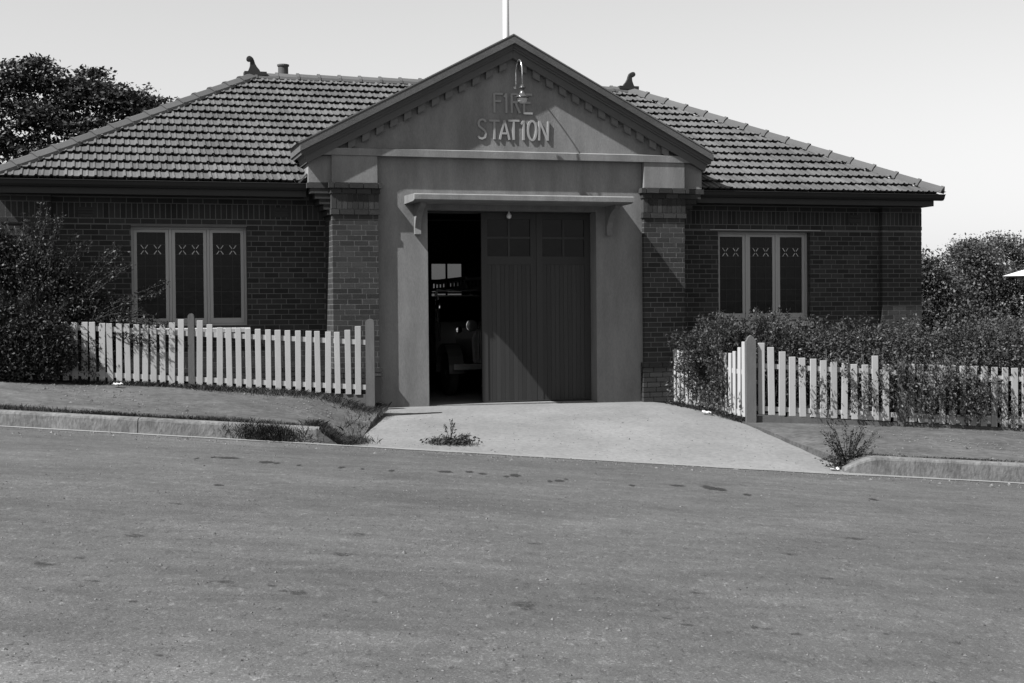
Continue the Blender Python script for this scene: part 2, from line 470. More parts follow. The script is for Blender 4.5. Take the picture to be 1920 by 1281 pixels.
PATCHES = [(-3.02, 15.05, 0.147, 0.167), (-3.17, 15.02, 0.034, 0.133), (-3.29, 14.77, 0.024, 0.127), (-2.57, 14.79, 0.099, 0.192), (-2.45, 14.74, 0.04, 0.127), (-2.21, 14.63, 0.024, 0.125), (-1.77, 14.66, 0.045, 0.157), (-1.55, 14.61, 0.025, 0.093), (-1.25, 14.61, 0.036, 0.124), (-0.71, 14.84, 0.097, 0.161), (-0.46, 15.0, 0.056, 0.132), (0.02, 14.86, 0.072, 0.226), (-0.07, 14.68, 0.038, 0.126), (-0.32, 14.83, 0.055, 0.129), (0.47, 14.52, 0.056, 0.152), (0.37, 14.4, 0.033, 0.12), (0.55, 14.75, 0.028, 0.095), (1.21, 14.44, 0.04, 0.12), (1.7, 14.73, 0.101, 0.127), (2.03, 14.69, 0.09, 0.283), (2.13, 14.58, 0.066, 0.247), (2.33, 14.14, 0.058, 0.115), (3.65, 14.39, 0.044, 0.149), (-1.16, 7.62, 0.069, 0.109), (-1.33, 7.78, 0.041, 0.045), (-1.24, 7.66, 0.041, 0.059), (-1.93, 7.17, 0.035, 0.038), (0.06, 7.62, 0.101, 0.146), (-2.67, 8.04, 0.095, 0.098), (-2.54, 8.31, 0.042, 0.069), (-2.47, 9.22, 0.094, 0.109), (-1.08, 9.81, 0.106, 0.112), (1.25, 7.37, 0.037, 0.054), (1.32, 7.36, 0.043, 0.027), (1.45, 7.27, 0.058, 0.046), (1.05, 8.28, 0.042, 0.043), (2.26, 7.27, 0.042, 0.04), (1.94, 7.4, 0.045, 0.027), (0.9, 7.35, 0.057, 0.034), (0.47, 7.95, 0.018, 0.031), (-2.26, 7.63, 0.066, 0.036), (-1.6, 7.81, 0.083, 0.046), (2.0, 9.06, 0.074, 0.053), (-1.09, 8.94, 0.113, 0.081), (0.8, 7.49, 0.043, 0.035), (-1.53, 6.1, 0.032, 0.023), (-0.74, 7.48, 0.02, 0.035), (-0.24, 6.72, 0.012, 0.022), (0.14, 9.85, 0.074, 0.075), (2.66, 11.09, 0.115, 0.098), (1.95, 10.02, 0.081, 0.079), (-2.59, 10.9, 0.073, 0.063), (-2.56, 12.33, 0.062, 0.083)]
for (pu, pv, pa, pb) in PATCHES:                               # bare tar and damp spots where the surface has worn through
    mb = MB(); edge = []
    n_ = 16
    for ring, e_ in ((0, 1.0 if pv > 12 else .42), (.55, .75 if pv > 12 else .30), (1.25, -.35)):
        for i_ in range(n_ if ring else 1):
            a_ = 2 * math.pi * i_ / n_; r_ = ring * random.uniform(.75, 1.2)
            uu, vv = pu + pa * r_ * math.cos(a_), pv + pb * r_ * math.sin(a_)
            mb.v.append((uu, vv, road_z(uu, vv) + .004)); edge.append(e_)
    for i_ in range(n_):
        k_ = (i_ + 1) % n_
        mb.f.append((0, 1 + i_, 1 + k_)); mb.f.append((1 + i_, 1 + n_ + i_, 1 + n_ + k_, 1 + k_))
    o = mb.build('tar_patch', 'tar', road_obj)
    at = o.data.attributes.new('edge', 'FLOAT', 'POINT'); at.data.foreach_set('value', edge)
def stones(n, fu, size):
    T = np.array([[1, 0, 0], [0, 1, 0], [-1, 0, 0], [0, -1, 0], [0, 0, .7]])
    F_ = np.array([[0, 1, 4], [1, 2, 4], [2, 3, 4], [3, 0, 4]])
    out = []
    for k in range(n):
        u, v, z = fu()
        a = rng.uniform(0, 6.28); c_, s_ = math.cos(a), math.sin(a)
        r = size * math.exp(rng.normal() * .45)
        P = T * (r * rng.uniform(.7, 1.3, size=(5, 3)))
        P = np.stack([P[:, 0]*c_ - P[:, 1]*s_, P[:, 0]*s_ + P[:, 1]*c_, P[:, 2]], 1) + np.array([u, v, z])
        out.append(P[F_].reshape(-1, 3))
    return np.concatenate(out)
def on_road():
    v = 5 + 13 * rng.random() ** 1.3; u = rng.uniform(-.42, .42) * v
    return u, v, road_z(u, v) + .001
def at_gutter():
    u = rng.uniform(-7, 7); v = 17.85 - abs(rng.normal()) * .5
    return u, v, road_z(u, v) + .001
def on_path():
    if rng.random() < .55:
        u = rng.uniform(-7.2, -2.3); t = rng.random(); v = 18.2 + t * (fenceL(u) - 18.2)
        t2 = (v - 18.1) / (fenceL(u) + .35 - 18.1); return u, v, pathL_z(u, t2)
    u = rng.uniform(4.6, 9); v = 18.2 + rng.random() * (fenceR(u) - 18.2)
    t2 = (v - 18.03) / (fenceR(u) + .3 - 18.03); return u, v, (kerb_top(u) - .014) * (1 - t2) + (fenceR_z(u) + .01) * t2
def on_drive():
    u = rng.uniform(-2, 3.7); v = rng.uniform(18.05, 22.6); return u, v, drive_z(u, v)
tag(soup('path_grit', stones(3200, on_path, .009), 3, 'grit'), 'small stones and dirt crumbs on the footpaths', 'grit', kind='stuff')
tag(soup('drive_grit', stones(700, on_drive, .007), 3, 'grit'), 'crumbs of grit on the concrete driveway', 'grit', kind='stuff')
GS = np.concatenate([stones(7500, on_road, .0046), stones(900, at_gutter, .010)])
tag(soup('loose_grit', GS, 3, 'grit'), 'loose grit and small stones scattered over the road', 'grit', kind='stuff')

# ------------------------------------------------------------------ the fire station (own axes: x along the front, y into the house, z up; z=0 at the door sill)
B0 = Vector((0, 24.6, 0))
def bl(x, y, z): return B0 + Matrix.Rotation(YAW, 3, 'Z') @ Vector((x, y, z))
st = empty('fire_station', B0, YAW)
tag(st, 'brick fire station with tiled hip roof and rendered gabled entrance', 'fire station')
CXP = -0.15
PF, SF = -0.72, -0.622            # pier face, render face
WL, WR = -8.32, 7.99             # brick ends of the front wall
EZ = 3.46                        # soffit level

bricks = []                      # (parent, cx, cy, cz, sx, sy, sz)
def row(parent, x0, x1, z, y, h=.0745, depth=.11, bond=0, length=.228, joint=.012, opens=(), soldier=False):
    """one course of bricks along x, faces at y"""
    step = (.076 if soldier else length) + joint
    x = x0 - (bond * step)
    while x < x1 - .01:
        a, b = max(x, x0), min(x + step - joint, x1)
        segs = [(a, b)]
        for (ox0, ox1, oz0, oz1) in opens:
            if z + h > oz0 + .005 and z < oz1 - .005:
                new = []
                for (p, q) in segs:
                    if q <= ox0 or p >= ox1: new.append((p, q))
                    else:
                        if p < ox0: new.append((p, ox0))
                        if q > ox1: new.append((ox1, q))
                segs = new
        for (p, q) in segs:
            if q - p > .02:
                dy = random.uniform(-.0007, .0007)
                bricks.append((parent, (p+q)/2, y + depth/2 + dy, z + h/2, q - p, depth, h))
        x += step
def side_row(parent, x, y0, y1, z, sgn, h=.0745, bond=0):
    """bricks along y on a face looking towards sgn*x"""
    y = y0 - bond * .24
    while y < y1 - .01:
        a, b = max(y, y0), min(y + .23, y1)
        if b - a > .02: bricks.append((parent, x - sgn * .05, (a+b)/2, z + h/2, .10, b - a, h))
        y += .24

def box_part(name, mat, *a, parent=st):
    return MB().box(*a).build(name, mat, parent)

WIN = [(-6.345, -4.510, 1.385, 2.985), (3.892, 5.727, 1.385, 2.985)]
def front_wall(x0, x1, win, z0):
    a, b, c, d = win
    mb = MB()
    mb.box(x0 + .006, a, .0012, .25, z0, EZ + .2).box(b, x1 - .006, .0012, .25, z0, EZ + .2)
    mb.box(a, b, .0013, .25, z0, c).box(a, b, .0013, .25, d, EZ + .2)
    w = mb.build('wall', 'mortar', st)
    o = [win]
    z, k = z0, 0
    while z < 3.0:
        row(w, x0, x1, z, -.001 if z > .63 else -.045, bond=(.5 if k % 2 else 0) + (.15 if k % 5 == 2 else 0), opens=o, depth=.11 if z > .63 else .15)
        z += .086; k += 1
    zs = 3.03
    row(w, x0, x1, zs, -.001, bond=.3, opens=o)
    row(w, x0, x1, zs + .088, -.001, h=.236, bond=0, soldier=True)
    row(w, x0, x1, zs + .335, -.001, bond=.2)
    return w
wall_l = front_wall(WL + .765, -3.215, WIN[0], .27)
wall_r = front_wall(2.93, 7.16, WIN[1], -.35)
def end_pier(x0, x1, z0):
    p = MB().box(x0 + .006, x1 - .006, -.1092, .25, z0, EZ + .2).build('pier', 'mortar', st)
    z, k = z0, 0
    while z < 3.0:
        row(p, x0, x1, z, -.111 if z > .63 else -.155, bond=.5 * (k % 2), depth=.10)
        z += .086; k += 1
    row(p, x0, x1, 3.03, -.125, bond=.5); row(p, x0, x1, 3.118, -.111, h=.236, soldier=True); row(p, x0, x1, 3.365, -.111, bond=.3)
    return p
end_pier(WL, WL + .765, .27); end_pier(7.16, WR, -.35)
# remaining shell
MB().box(WL, WL + .23, .252, 8.0, -.5, EZ + .2).build('wall', 'brick', st)
MB().box(WR - .23, WR, .252, 8.0, -.5, EZ + .2).build('wall', 'brick', st)
bw = (.36, 1.14, 1.90, 2.72)
mb = MB(); mb.box(WL + .232, bw[0], 7.8, 8.0, -.5, EZ + .2).box(bw[1], WR - .232, 7.8, 8.0, -.5, EZ + .2)
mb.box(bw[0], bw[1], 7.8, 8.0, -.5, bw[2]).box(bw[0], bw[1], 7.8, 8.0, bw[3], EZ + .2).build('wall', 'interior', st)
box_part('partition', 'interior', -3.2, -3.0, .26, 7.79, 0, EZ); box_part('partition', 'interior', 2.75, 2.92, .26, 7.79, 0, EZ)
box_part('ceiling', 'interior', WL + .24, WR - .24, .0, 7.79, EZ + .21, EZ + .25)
box_part('floor', 'concrete', -2.99, 2.74, -.58, 7.79, -.3, .022)
wn = MB().box(bw[0], bw[1], 7.86, 7.90, bw[2], bw[2] + .05).box(bw[0], bw[1], 7.86, 7.90, bw[3] - .04, bw[3]).box(bw[0], bw[0] + .04, 7.861, 7.899, bw[2] + .05, bw[3] - .04).box(bw[1] - .04, bw[1], 7.861, 7.899, bw[2] + .05, bw[3] - .04).build('window', 'black', st)
cxw = (bw[0] + bw[1]) / 2
MB().box(cxw - .022, cxw + .022, 7.865, 7.895, bw[2] + .05, bw[3] - .04).build('glazing_bar', 'black', wn)
for zb in (2.31,):
    MB().box(bw[0] + .04, bw[1] - .04, 7.867, 7.893, zb - .018, zb + .018).build('glazing_bar', 'black', wn)
for (a, b) in ((bw[0] + .04, cxw - .022), (cxw + .022, bw[1] - .04)):
    for (c, d) in ((2.328, bw[3] - .04), (bw[2] + .05, 2.292)):
        MB().box(a, b, 7.878, 7.882, c, d).build('pane', 'pane', wn)

# portal piers
def portal_pier(x0, x1):
    p = MB().box(x0 + .0015, x1 - .0015, PF + .0015, .26, -.4, 3.68).build('pier', 'mortar', st)
    z, k = -.35, 0
    while z < 3.10:
        e = .04 if z < .62 else 0.0
        row(p, x0 - e, x1 + e, z, PF - e, bond=.5 * (k % 2) + .2 * (k % 3 == 1), depth=.10)
        for s_, x in ((-1, x0 - e), (1, x1 + e)):
            side_row(p, x, PF + .115 - e, -.005, z, s_, bond=.5 * ((k + 1) % 2))
        z += .086; k += 1
    def ring(z, h, e, soldier=False, bond=0):
        row(p, x0 - e, x1 + e, z, PF - e, h=h, soldier=soldier, bond=bond, depth=.11 + e)
        for s_, x in ((-1, x0 - e), (1, x1 + e)):
            yy = PF + .125
            while yy < -.01:
                st_ = .076 if soldier else .23
                bricks.append((p, x - s_ * .05, yy + st_/2, z + h/2, .10 + e, st_, h)); yy += st_ + .01
    ring(3.163, .082, .022, bond=.4)
    ring(3.255, .238, .012, True)
    ring(3.502, .078, .030, bond=.2)
    ring(3.590, .084, .062, bond=.6)
    return p
portal_pier(-3.215, -2.463); portal_pier(2.175, 2.930)
# stepped brick corbels carrying the ends of the gable
for sgn, xi in ((-1, -3.215), (1, 2.930)):
    c = MB()
    zt = 3.674
    for k, e in enumerate((.395, .34, .265, .19, .12, .06)):
        a, b = sorted((xi + sgn * .012, xi + sgn * e))
        c.box(a, b, -.655 + .012 * k, .0, zt - .083, zt); zt -= .086
    c.build('corbel', 'brick', st)

# rendered entrance wall
DX0, DX1, DZ = -1.618, 1.335, 3.27
mb = MB()
mb.box(-2.463, DX0, SF, .24, -.3, DZ).box(DX1, 2.175, SF, .24, -.3, DZ).box(-2.463, 2.175, SF, .24, DZ, 4.12)
portal = mb.build('entrance_wall', 'stucco', st)
for x0, x1 in ((-3.215, -2.470), (2.182, 2.930)):
    MB().box(x0, x1, PF - .004, SF + .2, 3.682, 4.118).build('pier_block', 'stucco', st)
for x0, x1 in ((-3.585, -3.217), (2.932, 3.285)):
    MB().box(x0, x1, -.65, .4, 3.68, 4.117).build('gable_return', 'stucco', st)
band = MB()
band.prism([(PF - .022, 4.122), (PF - .022, 4.235), (SF - .02, 4.258), (0.0, 4.258), (0.0, 4.122)], -3.60, 3.30, 'x')
band.build('string_course', 'stucco', st)
# gable wall, raking cornice and dentils
SL = .5255                       # rise over run of the gable
AX, AZ, HW = -.157, 6.197, 3.60
def rake_poly(side, top, bot, x_end=HW):
    # band between two lines parallel to the slope (top/bot are heights at the apex)
    s = side
    return [(AX, top), (AX + s * x_end, top - SL * x_end), (AX + s * (x_end - .035), bot - SL * (x_end - .035)), (AX, bot)]
ty = MB()
hw = (5.90 - 4.24) / SL
ty.prism([(AX - hw, 4.24), (AX + hw, 4.24), (AX, 5.90)], SF - .012, .0, 'y')
tymp = ty.build('gable_wall', 'stucco', st)
for s in (-1, 1):
    def lay(name, top, bot, y0, y1, xe, mat='trim'):
        p = rake_poly(s, top, bot, xe)
        if s < 0: p = p[::-1]
        p = [(q[0] + s * .0015, q[1]) if abs(q[0] - AX) < 1e-6 else q for q in p]
        return MB().prism(p, y0, y1, 'y').build(name, mat, st)
    lay('raking_cornice', AZ, AZ - .022, -.808, .3, HW + .02, 'dentil')
    lay('raking_cornice', AZ - .022, AZ - .225, -.797, .3, HW - .01)
    lay('raking_cornice', AZ - .225, AZ - .262, -.775, .0, HW - .06)
    lay('raking_cornice', AZ - .262, AZ - .395, -.748, .0, HW - .10)
DEN = []
for s in (-1, 1):
    for k in range(12):
        xc = AX + .008 + s * (.176 + .2325 * k)
        w = .060
        t = lambda x: AZ - .395 - SL * abs(x - AX)
        p = [(xc - w, t(xc - w) - .118), (xc + w, t(xc + w) - .118), (xc + w, t(xc + w) + .004), (xc - w, t(xc - w) + .004)]
        MB().prism(p, -.718, SF - .008, 'y').build('dentil', 'dentil', st)

# raised lettering
def ribbon(mb, pts, w, y0, y1, closed=False):
    P = [Vector((p[0], p[1])) for p in pts]
    n = len(P)
    Lp, Rp = [], []
    for i in range(n):
        if closed: a, b = P[i-1], P[(i+1) % n]
        else: a, b = P[max(i-1, 0)], P[min(i+1, n-1)]
        d1 = (P[i] - a).normalized() if (P[i] - a).length > 1e-9 else None
        d2 = (b - P[i]).normalized() if (b - P[i]).length > 1e-9 else None
        d = ((d1 or d2) + (d2 or d1)).normalized()
        nn = Vector((-d.y, d.x))
        c = nn.dot(Vector((-(d2 or d1).y, (d2 or d1).x)))
        k = w / 2 / max(c, .45)
        Lp.append(P[i] + nn * k); Rp.append(P[i] - nn * k)
    m = n if closed else n - 1
    base = len(mb.v)
    for i in range(n):
        for q in (Lp[i], Rp[i]):
            mb.v.append((q.x, y0, q.y)); mb.v.append((q.x, y1, q.y))
    for i in range(m):
        a, b = base + 4*i, base + 4*((i+1) % n)
        mb.f += [(a, a+2, b+2, b), (a+1, b+1, b+3, a+3), (a, b, b+1, a+1), (a+2, a+3, b+3, b+2)]
    if not closed:
        e = base + 4*(n-1)
        mb.f += [(base, base+1, base+3, base+2), (e, e+2, e+3, e+1)]
oval = [(.5 + .5 * math.cos(2*math.pi*k/18), .5 + .5 * math.sin(2*math.pi*k/18)) for k in range(18)]
GLYPH = {
 'F': [[(0, 0), (0, 1)], [(.02, .97), (1, .97)], [(.02, .60), (.8, .60)]],
 'I': [[(.65, 0), (.65, 1)], [(.6, .97), (.0, .80)]],
 'R': [[(0, 0), (0, 1)], [(.02, .97), (.6, .97), (.85, .90), (.92, .77), (.85, .64), (.6, .56), (.02, .56)], [(.45, .55), (1, 0)]],
 'E': [[(0, 0), (0, 1)], [(.02, .97), (.95, .97)], [(.02, .56), (.75, .56)], [(.02, .03), (1, .03)]],
 'S': [[(.95, .86), (.80, .97), (.5, 1.0), (.2, .95), (.06, .80), (.12, .66), (.45, .54), (.80, .42), (.96, .26), (.86, .08), (.5, 0), (.18, .03), (0, .14)]],
 'T': [[(.5, 0), (.5, .97)], [(0, .97), (1, .97)]],
 'A': [[(0, 0), (.45, 1)], [(.45, 1), (.95, 0)], [(.2, .32), (.75, .32)]],
 'O': 'oval',
 'N': [[(0, 0), (.06, 1)], [(.06, .98), (.92, .02)], [(.92, 0), (1, 1)]],
}
for ch, x0, x1, z0, z1 in (('F', -.462, -.315, 4.894, 5.223), ('I', -.290, -.232, 4.894, 5.226), ('R', -.159, -.017, 4.897, 5.227), ('E', .056, .206, 4.891, 5.228),
        ('S', -.747, -.607, 4.458, 4.778), ('T', -.555, -.374, 4.452, 4.772), ('A', -.37, -.194, 4.450, 4.777), ('T', -.225, -.028, 4.451, 4.782),
        ('I', .003, .070, 4.451, 4.778), ('O', .122, .270, 4.454, 4.777), ('N', .318, .482, 4.452, 4.777)):
    g = MB()
    fy = SF - .036
    if GLYPH[ch] == 'oval':
        ribbon(g, [(x0 + p[0]*(x1-x0), z0 + p[1]*(z1-z0)) for p in oval], .036, fy, SF - .010, True)
    else:
        for i, stroke in enumerate(GLYPH[ch]):
            ribbon(g, [(x0 + p[0]*(x1-x0), z0 + p[1]*(z1-z0)) for p in stroke], .034, fy - .0013*i, SF - .010)
    tag(g.build('letter', 'letter', tymp), 'raised letter ' + ch + ' of the lettering on the gable')

# canopy over the doors with two brackets
can = MB()
can.prism([(-1.40, 3.375), (-1.40, 3.452), (-1.385, 3.468), (SF + .05, 3.490), (SF + .05, 3.352), (-1.30, 3.352)], -2.005, 1.725, 'x')
can.build('canopy', 'stucco', st)
for xb in (-1.845, 1.505):
    MB().prism([(SF + .02, 2.855), (-.705, 2.855), (-.690, 2.96), (-.74, 3.08), (-.86, 3.20), (-1.05, 3.285), (-1.12, 3.30), (-1.12, 3.3515), (SF + .02, 3.3515)], xb, xb + .10, 'x').build('bracket', 'stucco', st)
bulb = MB(); bulb.smooth = True
bulb.lathe([(.012, .09), (.016, .05), (.035, .03), (.045, 0), (.035, -.03), (.008, -.045)], 12, (-.15, -.40, 3.19)).build('bulb', 'paint_white', st)

# folding doors: two closed leaves, the third folded back inside
def leaf(x0, x1, y, zt=3.245, z0=.035):
    d = empty('door', (x0, y, z0), 0, st)
    w, h = x1 - x0, zt - z0
    s, zr = .105, 2.42 - z0
    fr = MB()
    fr.box(0, s, 0, .05, 0, h).box(w - s, w, 0, .05, 0, h)
    fr.box(s, w - s, .001, .049, h - .10, h).box(s, w - s, .001, .049, zr - .05, zr + .09).box(s, w - s, .001, .049, 0, .02)
    fr.build('frame', 'door', d)
    pw = w - 2*s
    n = 10
    for i in range(n):
        a = s + pw * i / n
        MB().bevel_box(a + .001, a + pw / n - .001, .010, .035, .02, zr - .05, .0025).build('plank', 'door', d)
    MB().box(s, w - s, .036, .042, .02, zr - .05).build('backing', 'black', d)
    cx, cz = w / 2, (zr + .09 + h - .10) / 2
    MB().box(cx - .018, cx + .018, .006, .044, zr + .09, h - .10).build('glazing_bar', 'door', d)
    for (a, b) in ((s, cx - .018), (cx + .018, w - s)):
        MB().box(a, b, .007, .043, cz - .018, cz + .018).build('glazing_bar', 'door', d)
        for (e, f) in ((zr + .09, cz - .018), (cz + .018, h - .10)):
            MB().box(a, b, .024, .028, e, f).build('pane', 'glass', d)
    return d
leaf(-.620, .352, -.32); leaf(.358, 1.330, -.32)
d3 = leaf(-1.60, -.63, -.10); d3.rotation_euler = (0, 0, R(93))
MB().box(DX0, DX1, -.36, -.21, 3.247, 3.268).build('door_head', 'black', st)

# windows: three leadlight casements each
def window(win):
    a, b, c, d = win
    w = empty('window', (a, .13, c), 0, st)
    W, H = b - a, d - c
    f = MB()
    f.box(0, .035, 0, .09, 0, H).box(W - .035, W, 0, .09, 0, H).box(.035, W - .035, .001, .09, H - .035, H).box(.035, W - .035, .001, .09, 0, .03)
    xs = [.035, .035 + (W - .15) / 3, .075 + (W - .15) / 3, .075 + 2 * (W - .15) / 3, .115 + 2 * (W - .15) / 3, W - .035]
    f.box(xs[1], xs[2], .001, .09, .03, H - .035).box(xs[3], xs[4], .001, .09, .03, H - .035)
    f.build('frame', 'frame', w)
    for k in range(3):
        p, q = xs[2*k] + .004, xs[2*k + 1] - .004
        z0, z1 = .034, H - .039
        s_ = MB()
        s_.box(p, p + .052, .012, .06, z0, z1).box(q - .052, q, .012, .06, z0, z1)
        s_.box(p + .052, q - .052, .013, .059, z1 - .045, z1).box(p + .052, q - .052, .013, .059, z0, z0 + .085)
        s_.build('sash', 'frame', w)
        g0, g1, h0, h1 = p + .052, q - .052, z0 + .085, z1 - .045
        MB().box(g0, g1, .036, .041, h0, h1).build('pane', 'glass', w)
        l = MB()
        for t in (.29, .71): l.box(g0 + (g1-g0)*t - .004, g0 + (g1-g0)*t + .004, .031, .0355, h0, h1)
        for zz in (.16, .31, .46, .61, .745, .86): l.box(g0, g1, .0305, .0345, h0 + (h1-h0)*zz - .004, h0 + (h1-h0)*zz + .004)
        l.build('leadlight', 'lead', w)
        for t in (.26, .72):
            xc, zc = g0 + (g1-g0)*t, h0 + (h1-h0)*.80
            x_ = MB()
            for dx, dz in ((1, 1), (-1, 1), (1, -1), (-1, -1)):
                ribbon(x_, [(xc + dx*.012, zc + dz*.017), (xc + dx*.054, zc + dz*.074)], .0115, .026, .030)
            x_.build('cross_motif', 'xglass', w)
    sl_ = MB().prism([(-.20, -.115), (-.205, -.05), (.0, -.004), (.10, -.004), (.10, -.115)], -.03, W + .03, 'x')
    sl_.build('sill', 'sill', w)
    return w
window(WIN[0]); window(WIN[1])
box_part('lintel_flashing', 'frame', 3.72, 5.93, -.03, .0, 3.008, 3.022)
# air bricks
for x, y, z in ((-7.04, 0, 3.205), (-3.945, 0, 3.235), (6.65, 0, 3.235)):
    v = MB().box(x - .115, x + .115, -.012, .0, z - .08, z + .08).build('air_brick', 'black', st)
    for k in range(4):
        MB().box(x - .11, x + .11, -.022, -.012, z - .072 + .04*k, z - .050 + .04*k).build('louvre', 'brick', v)

# ------------------------------------------------------------------ roof
PIT = R(28.07)
EY, ERZ, XL, XR, RY = -.5, 3.685, -8.44, 8.21, 4.0
RZ = ERZ + (RY - EY) * math.tan(PIT)
XLr, XRr = XL + (RY - EY), XR - (RY - EY)
roof = MB()
e0 = .03
roof.add([(XL, EY, ERZ - e0), (XR, EY, ERZ - e0), (XRr, RY, RZ - e0), (XLr, RY, RZ - e0), (XL, 8.5, ERZ - e0), (XR, 8.5, ERZ - e0)],
         [(0, 1, 2, 3), (0, 3, 4), (1, 5, 2), (3, 2, 5, 4)])
roof = roof.build('roof', 'tile', st)
# eaves: fascia, soffit, gutter
def eave(x0, x1):
    f = MB(); f.box(x0, x1, -.44, -.415, EZ, 3.66); f.build('fascia', 'fascia', st)
    MB().box(x0, x1, -.413, .0, EZ + .002, EZ + .02).build('soffit', 'fascia', st)
    g = MB()
    prof = [(-.442, 3.56), (-.50, 3.565), (-.535, 3.60), (-.555, 3.655), (-.575, 3.662), (-.575, 3.672), (-.548, 3.672), (-.52, 3.61), (-.495, 3.58), (-.442, 3.575)]
    g.prism(prof, x0 - (.15 if x0 < -8 else 0), x1 + (.17 if x1 > 7 else 0), 'x'); g.build('gutter', 'fascia', st)
eave(XL + .06, -3.59); eave(3.29, XR - .17)
for x in (XL + .06, XR - .195):
    MB().box(x, x + .025, -.414, 8.4, EZ, 3.66).build('fascia', 'fascia', st)
    a, b = (x + .026, WL) if x < 0 else (WR, x - .001)
    MB().box(a, b, .001, 8.4, EZ + .002, EZ + .02).build('soffit', 'fascia', st)
# little valley gutter end beside the gable
fl = MB().prism([(-3.72, 3.66), (-3.595, 3.80), (-3.595, 3.835), (-3.74, 3.68)], -.57, -.45, 'y'); fl.build('valley_flashing', 'cap', st)

TW, TG, TL = .220, .345, .395
PROFILE = [(0.0, .004), (.05, .024), (.17, .026), (.25, .004), (.44, .0), (.50, .012), (.58, .014), (.65, .002), (.92, .0), (1.0, .004)]
def tile_mesh(name, cut=None):
    mb = MB()
    n = len(PROFILE)
    for (x, h) in PROFILE: mb.v.append((x * TW, TL, h + .002))
    for (x, h) in PROFILE: mb.v.append((x * TW, 0, h + .056))
    for (x, h) in PROFILE: mb.v.append((x * TW, .040, h + .008))
    for i in range(n - 1):
        mb.f.append((n + i, n + i + 1, i + 1, i))
        mb.f.append((2*n + i, 2*n + i + 1, n + i + 1, n + i))
    return mb.mesh(name, 'tile')
TILE = tile_mesh('roof_tile')
import bmesh
def cut_tile(px, py, nx, ny):
    bm = bmesh.new(); bm.from_mesh(TILE)
    bmesh.ops.bisect_plane(bm, geom=bm.verts[:] + bm.edges[:] + bm.faces[:], plane_co=(px, py, 0), plane_no=(nx, ny, 0), clear_outer=True)
    if not bm.faces: bm.free(); return None
    me = bpy.data.meshes.new('roof_tile'); bm.to_mesh(me); bm.free(); me.materials.clear(); me.materials.append(M['tile'])
    return me
tiles = []          # (matrix, mesh)
slope_rot = Matrix.Rotation(PIT, 4, 'X')
cp = math.cos(PIT)
k45 = 1 / math.sqrt(1 + cp * cp)
for i in range(15):
    s0 = i * TG - .03
    y0, z0 = EY + s0 * cp, ERZ + s0 * math.sin(PIT)
    yc = EY + (s0 + .2) * cp
    off = (TW / 2 if i % 2 else 0)
    bound = 3.43 if yc < .29 else 3.57 * (1 - (yc - .29) / 3.71)
    x = XL + off - TW
    while x < XR:
        if abs(x + TW / 2 - CXP) + TW / 2 < bound + .01: x += TW; continue
        if i == 14 and s0 + TL > 5.10:
            pass
        lx0, lx1 = XL + s0 * cp, XL + (s0 + TL) * cp          # hip x at the tile's foot and head
        rx0, rx1 = XR - s0 * cp, XR - (s0 + TL) * cp
        me = TILE
        if x + TW < lx0 or x > rx0: x += TW; continue
        if x < lx1 + .01: me = cut_tile(lx0 - x, 0, -1 * k45 * 1, cp * k45)
        elif x + TW > rx1 - .01: me = cut_tile(rx0 - x, 0, k45, cp * k45)
        if me:
            j = Matrix.Rotation(random.uniform(-.006, .006), 4, 'Z')
            tiles.append((Matrix.Translation((x, y0, z0 + random.uniform(-.003, .003))) @ slope_rot @ j, me))
        x += TW
def depth_of(p):
    w = bl(*p); return (w - Vector((0, 0, CZ))).length + (100 if abs(w.x) > .37 * w.y else 0)
tiles.sort(key=lambda t: depth_of(t[0].translation))
for mtx, me in tiles[:300]:
    o = link('roof_tile', me, roof); o.matrix_local = mtx
V, Fc = [], []
for mtx, me in tiles[300:]:
    n = len(V)
    V += [tuple(mtx @ v.co) for v in me.vertices]
    Fc += [tuple(n + q for q in p.vertices) for p in me.polygons]
mb = MB(); mb.v, mb.f = V, Fc
tag(mb.build('roof_tiles', 'tile', roof), kind='stuff')

# hip and ridge caps
def cap_mesh(L):
    prof = [(-.135, -.075), (-.115, -.02), (-.02, .052), (.02, .052), (.115, -.02), (.135, -.075)]
    mb = MB(); n = len(prof)
    for y, sc, dz in ((0, 1.09, .010), (.055, 1.09, .010), (.0551, 1.0, .0), (L + .03, .96, -.010)):
        for (x, z) in prof: mb.v.append((x * sc, y, z * sc + dz))
    for k in range(3):
        for i in range(n - 1):
            mb.f.append((k*n + i, k*n + i + 1, (k+1)*n + i + 1, (k+1)*n + i))
    mb.f.append(tuple(reversed(range(n))))
    return mb.mesh('ridge_cap', 'cap')
def caps(p0, p1, lift, count, skip=None):
    p0, p1 = Vector(p0), Vector(p1)
    d = (p1 - p0); L = d.length / count
    me = cap_mesh(L)
    dn = d.normalized(); side = dn.cross(Vector((0, 0, 1))).normalized(); up = side.cross(dn)
    for k in range(count):
        q = p0 + dn * (L * k) + up * lift
        o = link('ridge_cap', me, roof)
        o.matrix_local = Matrix((( side.x, dn.x, up.x, q.x), (side.y, dn.y, up.y, q.y), (side.z, dn.z, up.z, q.z), (0, 0, 0, 1)))
caps((XL + .02, EY + .02, ERZ + .01), (XLr, RY, RZ), .07, 15)
caps((XR - .02, EY + .02, ERZ + .01), (XRr, RY, RZ), .07, 15)
caps((XL, 8.5, ERZ), (XLr, RY, RZ), .07, 15); caps((XR, 8.5, ERZ), (XRr, RY, RZ), .07, 15)
caps((XLr, RY, RZ), (XRr, RY, RZ), .06, 19)
